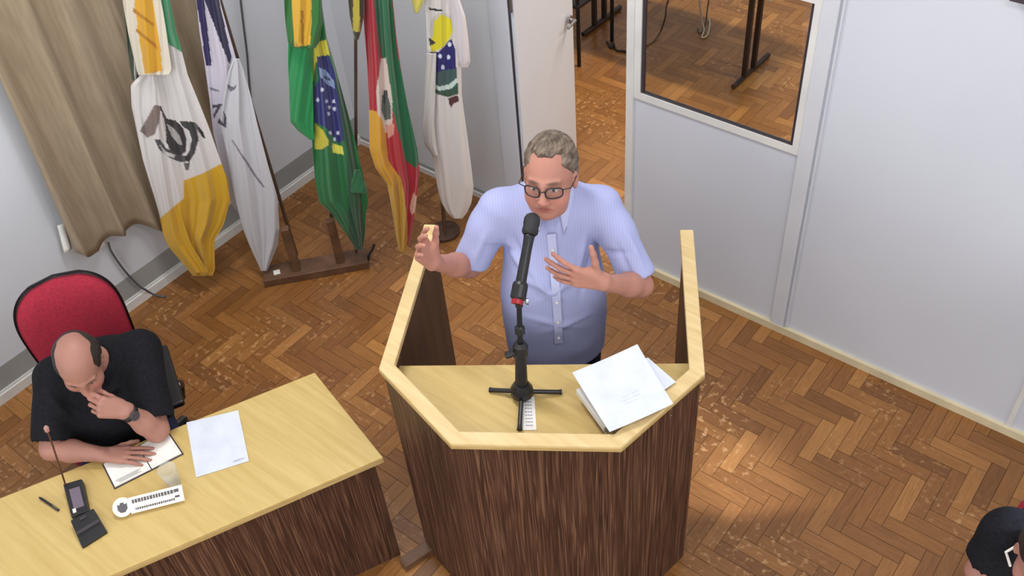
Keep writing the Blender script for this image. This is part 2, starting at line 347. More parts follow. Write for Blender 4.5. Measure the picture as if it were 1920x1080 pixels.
# ------------------------------------------------------------------ lectern
LP=[(-.331,3.076),(-.495,2.32),(-.249,1.96),(.299,1.881),(.625,2.15),(.732,2.883)]; RZ=1.2
def offset_poly(P,d):
    P=[np.array(p) for p in P]; n=len(P); N=[]
    for i in range(n-1):
        e=P[i+1]-P[i]; e/=np.linalg.norm(e); N.append(np.array([-e[1],e[0]]))  # inward for this winding
    out=[P[0]+N[0]*d]
    for i in range(1,n-1):
        b=N[i-1]+N[i]; b/=np.dot(b,N[i]); out.append(P[i]+b*d)
    out.append(P[-1]+N[-1]*d); return out
lec=thing('lectern',(.1,2.35,0),'tall dark grain lectern with a pale oak rim and open back','lectern')
def band(P,d0,d1,z0,z1):
    o=offset_poly(P,d0); i=offset_poly(P,d1); n=len(o); V=[];F=[]
    for a,b in zip(o,i): V+=[(a[0],a[1],z0),(b[0],b[1],z0),(b[0],b[1],z1),(a[0],a[1],z1)]
    for k in range(n-1):
        a=4*k;b=a+4
        for q in range(4): F.append((a+q,a+(q+1)%4,b+(q+1)%4,b+q))
    F+=[(0,1,2,3)[::-1],tuple(4*(n-1)+q for q in range(4))]
    return V,[f[::-1] for f in F]
bevel(obj('rim',band(LP,0,.052,RZ-.028,RZ),RIMW,lec),.004)
obj('rim_edge_band',band(LP,-.001,.001,RZ-.027,RZ-.012),EDGE,lec)
po=offset_poly(LP,.012); pi_=offset_poly(LP,.034)
for k,nm in enumerate(('side_panel','corner_panel','front_panel','corner_panel','side_panel')):
    a,b,c,d=po[k],po[k+1],pi_[k+1],pi_[k]
    obj(nm,prism([a,b,c,d],0.0,RZ-.028),DGRAIN,lec)
# inner lining of the side panels is plain dark brown
for k in (0,4):
    q0=offset_poly(LP,.0345); q1=offset_poly(LP,.037); obj('inner_lining',prism([q0[k],q0[k+1],q1[k+1],q1[k]],.02,RZ-.03),DWOOD,lec)
ins=offset_poly(LP,.038)
def lerp(a,b,t): return np.array(a)*(1-t)+np.array(b)*t
SZ=1.10
shl=[lerp(ins[1],ins[0],.11),ins[1],ins[2],ins[3],ins[4],lerp(ins[4],ins[5],.16)]
obj('shelf',prism(shl,SZ-.022,SZ),LWOOD,lec)
# low stretcher strip between desk and lectern on the floor
stp=thing('floor_batten',(-.5,2.27,0),'short dark wooden batten on the floor between desk and lectern','wood batten')
bevel(obj('batten',obox((-.50,2.285,.02),(.16,.10,0),(-.10,.16,0),(0,0,1),(.10,.028,.02)),STANDW,stp),.003)

# ------------------------------------------------------------------ desk
DZ=.72; d1=np.array([math.cos(math.radians(22.4)),math.sin(math.radians(22.4)),0]); d2=np.array([-d1[1],d1[0],0])
DR=np.array([-.557,2.29,0]); DEP=.556
dk=thing('desk',DR-d1*.9,'long pale oak desk with a dark grain front beside the lectern','desk')
def dpt(a,b,z): return DR-d1*a+d2*b+np.array([0,0,z])
bk=np.array([-.856,2.759,0]); 
top=[dpt(2.6,0,0),DR,bk,bk-d1*2.4]
bevel(obj('desktop',prism([t[:2] for t in top],DZ-.012,DZ),LWOOD,dk),.003)
bevel(obj('edge_band',prism([t[:2] for t in top],DZ-.034,DZ-.012),EDGE,dk),.002)
obj('front_panel',prism([p[:2] for p in (dpt(2.55,.02,0),dpt(.035,.02,0),dpt(.035,.04,0),dpt(2.55,.04,0))],.0,DZ-.034),DGRAIN,dk)
rv=(bk-DR)/np.linalg.norm(bk-DR)
obj('end_panel',prism([p[:2] for p in (DR-d1*.035+rv*.02,DR-d1*.035+rv*.50,DR-d1*.055+rv*.50,DR-d1*.055+rv*.02)],.0,DZ-.034),DWOOD,dk)
obj('end_panel',prism([p[:2] for p in (dpt(2.53,.04,0),dpt(2.53,.50,0),dpt(2.55,.50,0),dpt(2.55,.04,0))],.0,DZ-.034),DWOOD,dk)

# ------------------------------------------------------------------ papers and small things on the lectern
z=SZ
fo=thing('document_folder',(.33,2.1,z),'worn tan cardboard folder under the stack of papers on the lectern','folder')
FP=[(.20,2.165),(.43,2.25),(.50,2.06),(.27,1.975)]
bevel(obj('cover',prism(FP,z,z+.006),noise_mat('tan_card',hexc(140,116,84),hexc(170,146,108),(20,20,20),4,.7),fo),.002)
obj('page_block',prism([(.205,2.16),(.425,2.243),(.492,2.062),(.275,1.985)],z+.006,z+.034),PAPERW,fo)
bevel(obj('cover',prism(FP,z+.034,z+.040),bpy.data.materials['tan_card'],fo),.002)
def loose(name,P4,zz,curl,label,m=PAPER,group=None):
    o=obj(name,sheet(P4,zz,10,10,curl),m,smooth=False); setp(o,label,'paper',group); return o
def pz(p,z): return atz(p,z)
st=[pz((1078,748),1.165),pz((1190,700),1.165),pz((1225,775),1.165),pz((1128,800),1.165)]
pt=thing('paper_stack',list(st[0][:2])+[z+.041],'thick ivory paper stack lying between the folder and the top sheets','paper stack')
obj('sheet_block',prism([(.185,2.163),(.40,2.245),(.465,2.075),(.258,1.99)],z+.041,z+.066),PAPERW,pt)
loose('paper_sheet',[pz((1150,690),1.202),pz((1215,672),1.202),pz((1267,718),1.204),pz((1215,752),1.204)],[1.205,1.205,1.209,1.205],.0,'white sheet whose corner sticks out right from beneath the top paper')
T4=[pz((1073,700),1.22),pz((1195,647),1.222),pz((1262,760),1.224),pz((1143,810),1.22)]
tp=thing('printed_sheet',T4[3],'topmost white printed sheet lying askew over the lectern rim','paper')
obj('sheet',sheet(T4,[1.218,1.22,1.226,1.214],14,14,.006),PAPER,tp)
def printed(P4,zz,rows,parent,m=INK,w=.0022,name='print_line',thr=.0016):
    P4=[np.array(list(p)[:2]) for p in P4]; z4=zz
    out=[]
    for (v,u0,u1) in rows:
        def pt_(u,v): 
            p=(P4[0]*(1-u)+P4[1]*u)*(1-v)+(P4[3]*(1-u)+P4[2]*u)*v; h=(z4[0]*(1-u)+z4[1]*u)*(1-v)+(z4[3]*(1-u)+z4[2]*u)*v
            return p,h
        n=max(3,int((u1-u0)*30)); V=[];F=[]
        for i in range(n):
            ua=u0+(u1-u0)*(i+.0)/n; ub=u0+(u1-u0)*(i+.55+.35*random.random())/n
            (a,ha),(b,hb),(c,hc),(d,hd)=pt_(ua,v),pt_(ub,v),pt_(ub,v+w/.25),pt_(ua,v+w/.25); q=len(V)
            k=lambda u: .006*((2*u-1)**2*.6+(2*v-1)**4*.4)
            V+=[(a[0],a[1],ha+k(ua)+thr),(b[0],b[1],hb+k(ub)+thr),(c[0],c[1],hc+k(ub)+thr),(d[0],d[1],hd+k(ua)+thr)]; F.append((q+3,q+2,q+1,q))
        out.append((V,F))
    return obj(name,join(*out),m,parent)
printed(T4,[1.218,1.22,1.226,1.214],[(.62,.42,.70),(.67,.38,.66),(.72,.42,.6)],tp,mat('faint_ink',hexc(180,192,216),.8))
# name card in front of the stand
cdv=[pz((976,743),SZ+.004),pz((1002,743),SZ+.004),pz((1006,806),SZ+.004),pz((980,806),SZ+.004)]
cd=thing('label_card',cdv[3],'narrow white printed card lying in front of the microphone stand','card')
obj('card',prism([p[:2] for p in cdv],SZ,SZ+.003),PAPERW,cd)
def textlines(P4,z,rows,parent,m): return printed(P4,[z]*4,rows,parent,m,w=.004,thr=.0002)
r_=[(.05+.1*i,.25,.8) for i in range(9)]
V=[];F=[]
for v,u0,u1 in r_:
    P=[np.array(p[:2]) for p in cdv]
    for i in range(3):
        a=u0+(u1-u0)*i/3; b=a+(u1-u0)*.26; q=len(V)
        for (u,vv) in ((a,v),(b,v),(b,v+.035),(a,v+.035)):
            p=(P[0]*(1-u)+P[1]*u)*(1-vv)+(P[3]*(1-u)+P[2]*u)*vv; V.append((p[0],p[1],SZ+.0036))
        F.append((q+3,q+2,q+1,q))
obj('print_line',(V,F),INK,cd)
# ------------------------------------------------------------------ microphone stand + microphone
MB=np.array([-.001,2.206,SZ])
ms=thing('microphone_stand',MB,'black short tripod table stand on the lectern shelf holding the microphone','microphone stand')
TOPP=np.array([.018,2.272,1.50])
dirp=TOPP-(MB+[0,0,.05]); dirp/=np.linalg.norm(dirp)
obj('hub',lathe(MB+[0,0,.012],[(.026,.0),(.040,.012),(.040,.034),(.032,.05),(.026,.062)],20),BLACK,ms,smooth=False)
for e in (pz((918,731),SZ+.01),pz((1053,735),SZ+.01),pz((974,806),SZ+.012)):
    obj('leg',tube([MB+[0,0,.032],lerp(MB+[0,0,.03],e,.9),e],[.0085,.008,.010],10),BLACK,ms)
b0=MB+[0,0,.05]
obj('lower_tube',tube([b0,b0+dirp*.17],[.023,.019],14),BLACK,ms)
obj('height_clutch',lathe(b0,[(.019,.14),(.026,.15),(.026,.185),(.017,.20)],16,dirp),BLACK,ms)
obj('clutch_knob',lathe(b0+dirp*.165+np.array([-.02,-.01,0]),[(.006,0),(.006,.012),(.013,.014),(.013,.03),(.009,.034)],12,(-1,-.3,.1)),BLACK,ms)
obj('pole',tube([b0+dirp*.15,b0+dirp*.235,TOPP],[.011,.009,.009],12),BLACKM,ms)
obj('pole_joint',lathe(b0,[(.010,.232),(.017,.238),(.017,.262),(.010,.268)],14,dirp),BLACK,ms)
MT=aty((995,428),2.455); MC=TOPP+np.array([0.0,0.006,.03])
md=MT-MC; ml=np.linalg.norm(md); md/=ml
obj('clamp',join(tube([TOPP-dirp*.01,TOPP+dirp*.02,MC+md*.0],[.013,.013,.011],12),lathe(MC,[(.021,-.012),(.026,-.006),(.026,.035),(.023,.045)],16,md)),BLACK,ms)
obj('clamp_screw',lathe(TOPP+np.array([.01,-.004,.012]),[(.005,0),(.005,.012),(.011,.014),(.011,.022)],10,(1,-.1,0)),STEEL,ms)
mi=thing('microphone',MC,'black handheld wireless microphone clipped on the lectern stand','microphone')
obj('body',lathe(MC,[(.010,-.028),(.0165,-.024),(.0185,.0),(.0175,ml*.35),(.0165,ml*.7),(.018,ml*.86),(.020,ml*.9)],20,md),BLACK,mi,smooth=True)
obj('grille',lathe(MC,[(.022,ml*.9),(.027,ml*.93),(.0275,ml*.96),(.026,ml*1.02),(.028,ml*1.07),(.0275,ml*1.14),(.022,ml*1.19),(.012,ml*1.22),(.002,ml*1.225)],24,md),noise_mat('wire_mesh_grille',hexc(14,14,16),hexc(40,40,44),(600,600,600),1,.45,.4),mi,smooth=True)
obj('tail_ring',lathe(MC,[(.0195,-.027),(.0195,-.012)],20,md),REDP,mi,label='red ring at the tail')

# ------------------------------------------------------------------ things on the desk
P4=[pz(p,DZ) for p in ((350,793),(447,770),(467,865),(368,896))]
dp=thing('printed_sheet',P4[3],'white sheet of paper lying alone on the desk right of the open notebook','paper')
obj('sheet',sheet(P4,DZ+.0012,8,8,.0008),PAPER,dp)
printed(P4,[DZ+.0014]*4,[(.93,.72,.93)],dp,INKD,w=.002,thr=.003)
# open notebook
NB=[pz(p,DZ) for p in ((192,872),(315,808),(345,852),(215,918))]
nb=thing('open_notebook',NB[3],'open notebook with handwriting under the seated person\'s flat hand','notebook')
obj('cover',prism([p[:2] for p in NB],DZ+.0005,DZ+.004),DGREY,nb)
def quad(P,u0,u1,v0,v1):
    P=[np.array(p[:2]) for p in P]
    f=lambda u,v:(P[0]*(1-u)+P[1]*u)*(1-v)+(P[3]*(1-u)+P[2]*u)*v
    return [f(u0,v0),f(u1,v0),f(u1,v1),f(u0,v1)]
def pagemesh(u0,u1,rise_at):
    V=[];F=[];n=10;P=[np.array(p[:2]) for p in NB]
    for s in (0,1):
        for j in (0.03,.97):
            for i in range(n+1):
                u=u0+(u1-u0)*i/n; t=(i/n) if rise_at else 1-i/n
                p=(P[0]*(1-u)+P[1]*u)*(1-j)+(P[3]*(1-u)+P[2]*u)*j
                h=DZ+.004+(.006*math.sin(min(1,t*1.05)*math.pi*.55)*(1 if t<.93 else .6) if s else 0); V.append((p[0],p[1],h))
    m=n+1
    for i in range(n): F+=[(2*m+i,2*m+i+1,3*m+i+1,3*m+i)[::-1],(i,i+1,2*m+i+1,2*m+i)[::-1],(m+i,m+i+1,3*m+i+1,3*m+i)]
    F+=[(0,m,3*m,2*m),(n,m+n,3*m+n,2*m+n)[::-1]]
    return V,F
obj('page_block',pagemesh(.02,.53,False),PAPERW,nb,smooth=False)
obj('page_block',pagemesh(.545,.98,True),PAPERW,nb,smooth=False)
V=[];F=[]
for k in range(3):
    a=quad(NB,.06+.02*k,.36+.1*random.random(),.80+.05*k,.812+.05*k); q=len(V)
    for p in a: V.append((p[0],p[1],DZ+.0112))
    F.append((q+3,q+2,q+1,q))
obj('handwriting',(V,F),INKD,nb)
# tumbler
cb=aty((326,905),2.262); cb[2]=DZ
cu=thing('plastic_cup',cb,'small clear plastic cup between the notebook and the nameplate','cup')
obj('cup_body',lathe(cb,[(.001,.002),(.024,.0015),(.026,.004),(.034,.092),(.0352,.094),(.0352,.097)],28,caps=False),CUPM,cu,smooth=True)
# nameplate: round crest and a text bar on a clear stand
NP0=pz((232,962),DZ+.02); NP1=pz((322,936),DZ+.03); nd=NP1-NP0; nd[2]=0; nl=np.linalg.norm(nd); nd/=nl
nn_=np.array([nd[1],-nd[0],0]); nup=np.array([0,0,1.0])*.62-nn_*.78; nup/=np.linalg.norm(nup); nfc=np.cross(nd,nup)
pl=thing('nameplate',NP0,'clear acrylic nameplate with round crest and printed name strip on desk','nameplate')
cc_=NP0+nup*.012
def disc(c,r,th,k=28): return lathe(c,[(r,-th),(r,th)],k,nfc)
ACR=mat('white_acrylic',hexc(236,228,216),.3)
obj('crest_disc',disc(cc_+nup*.01,.036,.0025),ACR,pl)
cx=cc_+nup*.01+nfc*.0032
V,F=[],[]
shield=[(-.018,.012),(-.018,-.008),(-.008,-.02),(.008,-.02),(.018,-.008),(.018,.012),(.009,.009),(.006,.017),(-.006,.017),(-.009,.009)]
V=[tuple(cx+nd*a+nup*b) for a,b in shield]; F=[tuple(range(len(V)))]
obj('crest_emblem',(V,F),INKD,pl)
bar_c=cc_+nd*.125
obj('name_strip',obox(bar_c+nup*.008,nd,nup,nfc,(.098,.030,.0018)),ACR,pl)
V=[];F=[]
def strip(u0,u1,v0,v1):
    q=len(V); 
    for a,b in ((u0,v0),(u1,v0),(u1,v1),(u0,v1)): V.append(tuple(bar_c+nup*(.008+b)+nd*a+nfc*.0024))
    F.append((q,q+1,q+2,q+3))
x=-.088
while x<.055: 
    wd_=.007+.004*random.random(); strip(x,x+wd_,.006,.020); x+=wd_+.0025
x=-.080
while x<.060:
    wd_=.004+.003*random.random(); strip(x,x+wd_,-.020,-.012); x+=wd_+.002
strip(.066,.084,.008,.020); strip(.066,.084,-.012,-.004)
obj('name_lettering',(V,F),INKD,pl)
obj('clear_foot',join(obox(cc_+nd*.11-nn_*-.0+np.array([0,0,-.03]),nd,nn_,(0,0,1),(.12,.03,.0015))),CUPM,pl)
# pen
pp=[pz((73,932),DZ+.006),pz((110,957),DZ+.006)]
pn=thing('pen',pp[0],'dark ballpoint pen lying alone at the left of the desk','pen')
obj('barrel',tube([pp[0],lerp(pp[0],pp[1],.1),lerp(pp[0],pp[1],.92),pp[1]],[.0018,.0048,.005,.004],10),BLACK,pn)
obj('clip',tube([lerp(pp[0],pp[1],.72)+np.array([0,0,.006]),lerp(pp[0],pp[1],.98)+np.array([0,0,.006])],.0013,6),STEEL,pn)
# gooseneck delegate unit
B=[pz(p,DZ) for p in ((125,918),(160,908),(171,962),(137,975))]
gm=thing('gooseneck_microphone',B[3],'black desk microphone unit with a grey screen and thin gooseneck','microphone')
gz=[DZ+.018,DZ+.018,DZ+.040,DZ+.040]
gz=[DZ+.038,DZ+.038,DZ+.018,DZ+.018]
bevel(obj('base',prism([p[:2] for p in B],DZ,gz),BLACK,gm),.004)
q=quad(B,.24,.80,.22,.82); obj('screen',prism(q,[DZ+.03]*2+[DZ+.017]*2,[DZ+.0355,DZ+.0355,DZ+.0235,DZ+.0235]),mat('grey_screen',hexc(110,98,110),.25),gm)
q=quad(B,.16,.34,.80,.92); obj('button',prism(q,DZ+.015,DZ+.024),ACR,gm)
gb=np.array([*quad(B,.12,.2,.06,.1)[0],DZ+.036]); gt=aty((88,806),2.30)
gpts=spline([gb,lerp(gb,gt,.33)+[0,.004,.006],lerp(gb,gt,.7)+[0,.006,.008],gt],8)
obj('gooseneck',tube(gpts,.0034,8),noise_mat('bronze_gooseneck',hexc(66,36,28),hexc(90,52,40),(90,90,90),2,.4),gm)
obj('microphone_tip',lathe(gt,[(.004,-.012),(.0085,-.006),(.009,.012),(.005,.02)],12,gt-gpts[-4]),mat('pinkish_tip',hexc(176,130,122),.5),gm)
# black holder
K=[pz(p,DZ) for p in ((138,985),(181,962),(203,1000),(156,1030))]
bx=thing('card_holder',K[3],'small black plastic card holder in front of the gooseneck unit','holder')
bevel(obj('body',prism([p[:2] for p in K],DZ,[DZ+.034,DZ+.034,DZ+.012,DZ+.012]),BLACK,bx),.004)
q=quad(K,.05,.95,.50,.60); obj('ridge',prism(q,[DZ+.015]*4,[DZ+.032,DZ+.032,DZ+.030,DZ+.030]),DGREY,bx)
q=quad(K,.36,.62,.12,.2); obj('stud',prism(q,DZ+.02,DZ+.036),DGREY,bx)
#PART2
# ------------------------------------------------------------------ implicit-surface toolkit (continuous bodies and garments)
def unit(v): v=np.array(v,float); return v/np.linalg.norm(v)
class Shape:
    def __init__(s): s.ops=[]
    def cone(s,a,b,ra,rb,k=.02,sub=False):
        a=np.array(a,float); b=np.array(b,float); ab=b-a; L2=ab@ab+1e-12
        def f(X,Y,Z):
            t=np.clip(((X-a[0])*ab[0]+(Y-a[1])*ab[1]+(Z-a[2])*ab[2])/L2,0,1)
            return np.sqrt((X-a[0]-ab[0]*t)**2+(Y-a[1]-ab[1]*t)**2+(Z-a[2]-ab[2]*t)**2)-(ra+(rb-ra)*t)
        r=max(ra,rb); s.ops.append((f,np.minimum(a,b)-r,np.maximum(a,b)+r,k,sub)); return s
    def ell(s,c,R,k=.02,M=None,sub=False):
        c=np.array(c,float); R=np.array(R,float); M=np.eye(3) if M is None else np.array(M,float)
        def f(X,Y,Z):
            x,y,z=X-c[0],Y-c[1],Z-c[2]; q=[M[i][0]*x+M[i][1]*y+M[i][2]*z for i in range(3)]
            k0=np.sqrt(sum((q[i]/R[i])**2 for i in range(3)))+1e-9; k1=np.sqrt(sum((q[i]/R[i]**2)**2 for i in range(3)))+1e-9
            return k0*(k0-1)/k1
        e=np.sqrt((M.T**2)@(R**2)); s.ops.append((f,c-e,c+e,k,sub)); return s
    def cut(s,p,n,lo=None,hi=None):
        # keep the side n points away from
        p=np.array(p,float); n=unit(n)
        f=lambda X,Y,Z:(X-p[0])*n[0]+(Y-p[1])*n[1]+(Z-p[2])*n[2]
        s.ops.append((f,lo,hi,0,'cut')); return s
    def bounds(s):
        L=[o for o in s.ops if o[4] is False]
        return np.min([o[1] for o in L],0),np.max([o[2] for o in L],0)
    def field(s,lo,hi,h):
        lo=np.array(lo,float); hi=np.array(hi,float); n=np.ceil((hi-lo)/h).astype(int)+2
        F=np.full(n,1.0,np.float32); ax=[lo[i]+np.arange(n[i])*h for i in range(3)]
        for f,a,b,k,sub in s.ops:
            if a is None: a,b=lo,hi
            p=k+3*h
            if sub=='cut': p=0
            i0=np.clip(np.floor((a-p-lo)/h).astype(int),0,n); i1=np.clip(np.ceil((b+p-lo)/h).astype(int)+1,0,n)
            if (i1-i0<=0).any(): continue
            X=ax[0][i0[0]:i1[0]][:,None,None];Y=ax[1][i0[1]:i1[1]][None,:,None];Z=ax[2][i0[2]:i1[2]][None,None,:]
            d=(f(X,Y,Z)+0*X+0*Y+0*Z).astype(np.float32); S=F[i0[0]:i1[0],i0[1]:i1[1],i0[2]:i1[2]]
            if sub=='cut': np.maximum(S,d,out=S)
            elif sub: 
                hh=np.maximum(k-np.abs(S+d),0)/k if k>0 else 0; S[...]=np.maximum(S,-d)+hh*hh*k*.25
            else:
                hh=np.maximum(k-np.abs(S-d),0)/k; S[...]=np.minimum(S,d)-hh*hh*k*.25
        return F,lo
def surfnets(F,lo,h):
    S=F<0; n=F.shape
    c=[S[dx:n[0]-1+dx,dy:n[1]-1+dy,dz:n[2]-1+dz] for dx in(0,1) for dy in(0,1) for dz in(0,1)]
    any_=np.logical_or.reduce(c); all_=np.logical_and.reduce(c); act=any_&~all_
    idx=np.argwhere(act); vid=-np.ones(act.shape,np.int64); vid[act]=np.arange(len(idx))
    acc=np.zeros((len(idx),3)); cnt=np.zeros(len(idx))
    C=[(dx,dy,dz) for dx in(0,1) for dy in(0,1) for dz in(0,1)]
    for a in C:
        for b in C:
            d=np.subtract(b,a)
            if d.sum()!=1 or (d<0).any(): continue
            fa=F[idx[:,0]+a[0],idx[:,1]+a[1],idx[:,2]+a[2]]; fb=F[idx[:,0]+b[0],idx[:,1]+b[1],idx[:,2]+b[2]]
            m=(fa<0)!=(fb<0); t=np.where(m,fa/np.where(m,fa-fb,1),0)
            acc[m]+=(np.array(a)+t[:,None]*d)[m]; cnt[m]+=1
    V=(idx+acc/cnt[:,None])*h+lo; Q=[]
    for ax in range(3):
        sl0=[slice(None)]*3; sl1=[slice(None)]*3; sl0[ax]=slice(0,-1); sl1[ax]=slice(1,None)
        a=S[tuple(sl0)]; b=S[tuple(sl1)]; E=np.argwhere(a!=b); o1,o2=[(1,2),(2,0),(0,1)][ax]
        ok=(E[:,o1]>0)&(E[:,o2]>0)&(E[:,o1]<n[o1]-1)&(E[:,o2]<n[o2]-1); E=E[ok]
        def g(d1,d2):
            q=E.copy(); q[:,o1]-=d1; q[:,o2]-=d2; return vid[q[:,0],q[:,1],q[:,2]]
        f=np.stack([g(1,1),g(0,1),g(0,0),g(1,0)],1); s=a[E[:,0],E[:,1],E[:,2]]; f[~s]=f[~s][:,::-1]; Q.append(f)
    Q=np.vstack(Q); Q=Q[(Q>=0).all(1)]
    return V,Q
def relax(V,Q,it=2,lam=.5):
    n=len(V); E=np.vstack([Q[:,[i,(i+1)%4]] for i in range(4)])
    for _ in range(it):
        acc=np.zeros_like(V); cnt=np.zeros(n)
        for a,b in ((0,1),(1,0)):
            np.add.at(acc,E[:,a],V[E[:,b]]); np.add.at(cnt,E[:,a],1)
        V=V+(acc/np.maximum(cnt,1)[:,None]-V)*lam*(cnt>0)[:,None]
    return V
def vnormals(V,Q):
    N=np.cross(V[Q[:,2]]-V[Q[:,0]],V[Q[:,3]]-V[Q[:,1]]); A=np.zeros_like(V)
    for i in range(4): np.add.at(A,Q[:,i],N)
    return A/(np.linalg.norm(A,axis=1)[:,None]+1e-12)
def polygonize(shape,h,fine=(),smooth=2):
    lo,hi=shape.bounds(); lo-=h*3; hi+=h*3
    F,o=shape.field(lo,hi,h); V,Q=surfnets(F,o,h); VV=[];QQ=[];n=0
    for (a,b,fh) in fine:
        c=V[Q].mean(1); m=((c>np.array(a)+h)&(c<np.array(b)-h)).all(1); Q=Q[~m]
    used=np.unique(Q); mp=-np.ones(len(V),int); mp[used]=np.arange(len(used)); V=V[used]; Q=mp[Q]
    V=relax(V,Q,smooth); VV.append(V); QQ.append(Q); n=len(V)
    for (a,b,fh) in fine:
        F,o=shape.field(a,b,fh); v,q=surfnets(F,o,fh); v=relax(v,q,smooth); VV.append(v); QQ.append(q+n); n+=len(v)
    return np.vstack(VV),np.vstack(QQ)
def wobble(V,seed,fr,amp):
    r=np.random.RandomState(seed); out=np.zeros(len(V))
    for i in range(7):
        d=r.normal(size=3); d/=np.linalg.norm(d); e=r.normal(size=3); f=fr*(.7+r.rand()*1.1)
        out+=np.sin(V@d*f+r.rand()*6+1.3*np.sin(V@e*f*.35+r.rand()*6))
    return out/7*amp*2
def crease(V,N,p,d,length,width,depth,wav=0):
    # a soft cloth fold: ridge/valley along the segment p..p+d*length
    e=unit((0,.8,-.6)); p=np.array(p,float); d=np.array(d,float); d=unit(d-e*(d@e)); q=V-p; q=q-np.outer(q@e,e); t=q@d; w=q-np.outer(t,d); r=np.linalg.norm(w,axis=1)
    m=np.exp(-(r/width)**2)*np.clip(1.2-np.abs(t/length-.5)*2.4,0,1)*np.clip(-(N@e)*2,0,1)
    return V+N*(m*depth)[:,None]
# ------------------------------------------------------------------ heads and hands
def basis(F,U):
    F=unit(F); U=np.array(U,float); U=unit(U-F*(U@F)); R=np.cross(F,U); return np.stack([R,F,U])  # rows: x=person's right... to world
def head_ops(sh,C,B,s,neck=None,ears=True,bald=False):
    P=lambda x,y,z: np.array(C)+s*(B[0]*x+B[1]*y+B[2]*z)
    sh.ell(P(0,-.012,.045),np.array((.074,.094,.082))*s,.02*s,B)
    sh.ell(P(0,.028,-.018),np.array((.064,.066,.088))*s,.035*s,B)
    sh.ell(P(0,.044,-.080),np.array((.056,.045,.034))*s,.035*s,B)
    sh.ell(P(0,.078,-.094),np.array((.020,.014,.014))*s,.02*s,B)
    for q in (-1,1):
        sh.ell(P(q*.040,.060,-.035),np.array((.024,.026,.028))*s,.03*s,B)
        sh.ell(P(q*.031,.100,.006),np.array((.018,.013,.012))*s,.014*s,B,sub=True)
        sh.cone(P(q*.010,.092,.024),P(q*.045,.078,.026),.0085*s,.006*s,.014*s)
        sh.ell(P(q*.031,.078,.004),np.array((.0135,.0135,.0125))*s,.003*s,B)
        sh.cone(P(q*.018,.088,.011),P(q*.044,.080,.010),.0035*s,.0035*s,.005*s)
        sh.ell(P(q*.012,.100,-.034),np.array((.009,.010,.008))*s,.008*s,B)
        if ears:
            sh.ell(P(q*.077,-.002,-.008),np.array((.009,.018,.031))*s,.010*s,B)
            sh.ell(P(q*.084,.004,-.004),np.array((.005,.009,.017))*s,.006*s,B,sub=True)
    sh.cone(P(0,.094,.012),P(0,.113,-.028),.0075*s,.0115*s,.016*s)
    sh.cone(P(-.020,.088,-.058),P(.020,.088,-.058),.0065*s,.0065*s,.012*s)
    sh.cone(P(-.017,.088,-.068),P(.017,.088,-.068),.0065*s,.0065*s,.010*s)
    sh.cone(P(-.024,.096,-.0632),P(.024,.096,-.0632),.0022*s,.0022*s,.003*s,sub=True)
    if neck is not None: sh.cone(P(0,-.022,-.04),neck,.056*s,.062*s,.03*s)
def head_paint(V,col,C,B,s,skin,hairc=None):
    L=((V-np.array(C))@B.T)/s; x,y,z=L.T; hd=(np.linalg.norm(L,axis=1)<.17)
    def put(m,c,a=1.0):
        m=np.clip(m,0,1)*a*hd; col[:]=col*(1-m[:,None])+np.array(lin([k/255 for k in c]))*m[:,None]
    g=lambda cx,cy,cz,rx,ry,rz: np.clip(1.6-1.2*np.sqrt(((x-cx)/rx)**2+((y-cy)/ry)**2+((z-cz)/rz)**2),0,1)
    put(g(0,.1,-.063,.026,.03,.010),(148,78,76),.8)
    put(g(0,.115,-.03,.02,.02,.016),(206,132,118),.35)
    for q in (-1,1):
        put(g(q*.045,.08,-.03,.026,.03,.022),(204,124,112),.3)
        put(g(q*.031,.09,.004,.014,.02,.0055),(214,206,200),.9)
        put(g(q*.030,.095,.004,.0058,.02,.0058),(46,30,24),1)
        put(g(q*.031,.09,.0105,.016,.02,.0025),(70,44,38),.9)
        put(g(q*.030,.09,.028,.022,.03,.0050),(78,62,52),.85)
        put(g(q*.010,.10,-.043,.004,.02,.0025),(96,44,40),.8)
    return col
def hand_ops(sh,wr,d,n,side,s=1.0,curl=(.3,.35,.4,.5),spread=.10,thumb=(.75,.25),tc=.2,flat=0):
    """wr wrist, d finger direction, n palm normal (the way the palm faces), side=+1: thumb on cross(d,n) side"""
    d=unit(d); n=unit(np.array(n)-d*(np.array(n)@d)); t=np.cross(d,n)*side; wr=np.array(wr,float)
    L=.098*s
    for i,(o,ll) in enumerate(((.030,.094),(.010,.098),(-.011,.094),(-.030,.086))):
        sh.cone(wr+t*o*.45*s,wr+d*ll*s+t*o*s,.0155*s,.0125*s,.012*s)
    sh.cone(wr+t*.014*s+n*.006*s,wr+d*.055*s+t*.030*s+n*.010*s,.017*s,.014*s,.014*s)
    lens=((.045,.027,.021),(.050,.031,.022),(.046,.029,.022),(.036,.022,.019)); offs=(.030,.010,-.011,-.030); base=(.094,.098,.094,.086)
    tips=[]
    for i in range(4):
        p=wr+d*base[i]*s+t*offs[i]*s; ang=0; sp=(1.5-i)*spread
        fd=unit(d*math.cos(sp)+t*math.sin(sp)); r=(.0092,.0095,.0090,.0080)[i]*s
        for j in range(3):
            ang+=curl[i]*(.8,1.1,.7)[j]; q=p+(fd*math.cos(ang)+n*math.sin(ang))*lens[i][j]*s
            sh.cone(p,q,r,r*.92,.005*s); p=q; r*=.92
        tips.append(p)
    a,b=thumb; p=wr+d*.028*s+t*.028*s+n*.008*s; td=unit(t*math.sin(a)+d*math.cos(a)+n*b); r=.0125*s
    for j,l in enumerate((.042,.034,.026)):
        q=p+td*l*s; sh.cone(p,q,r,r*.88,.008*s); p=q; r*=.88; td=unit(td+d*tc*.5+n*.1)
    return tips
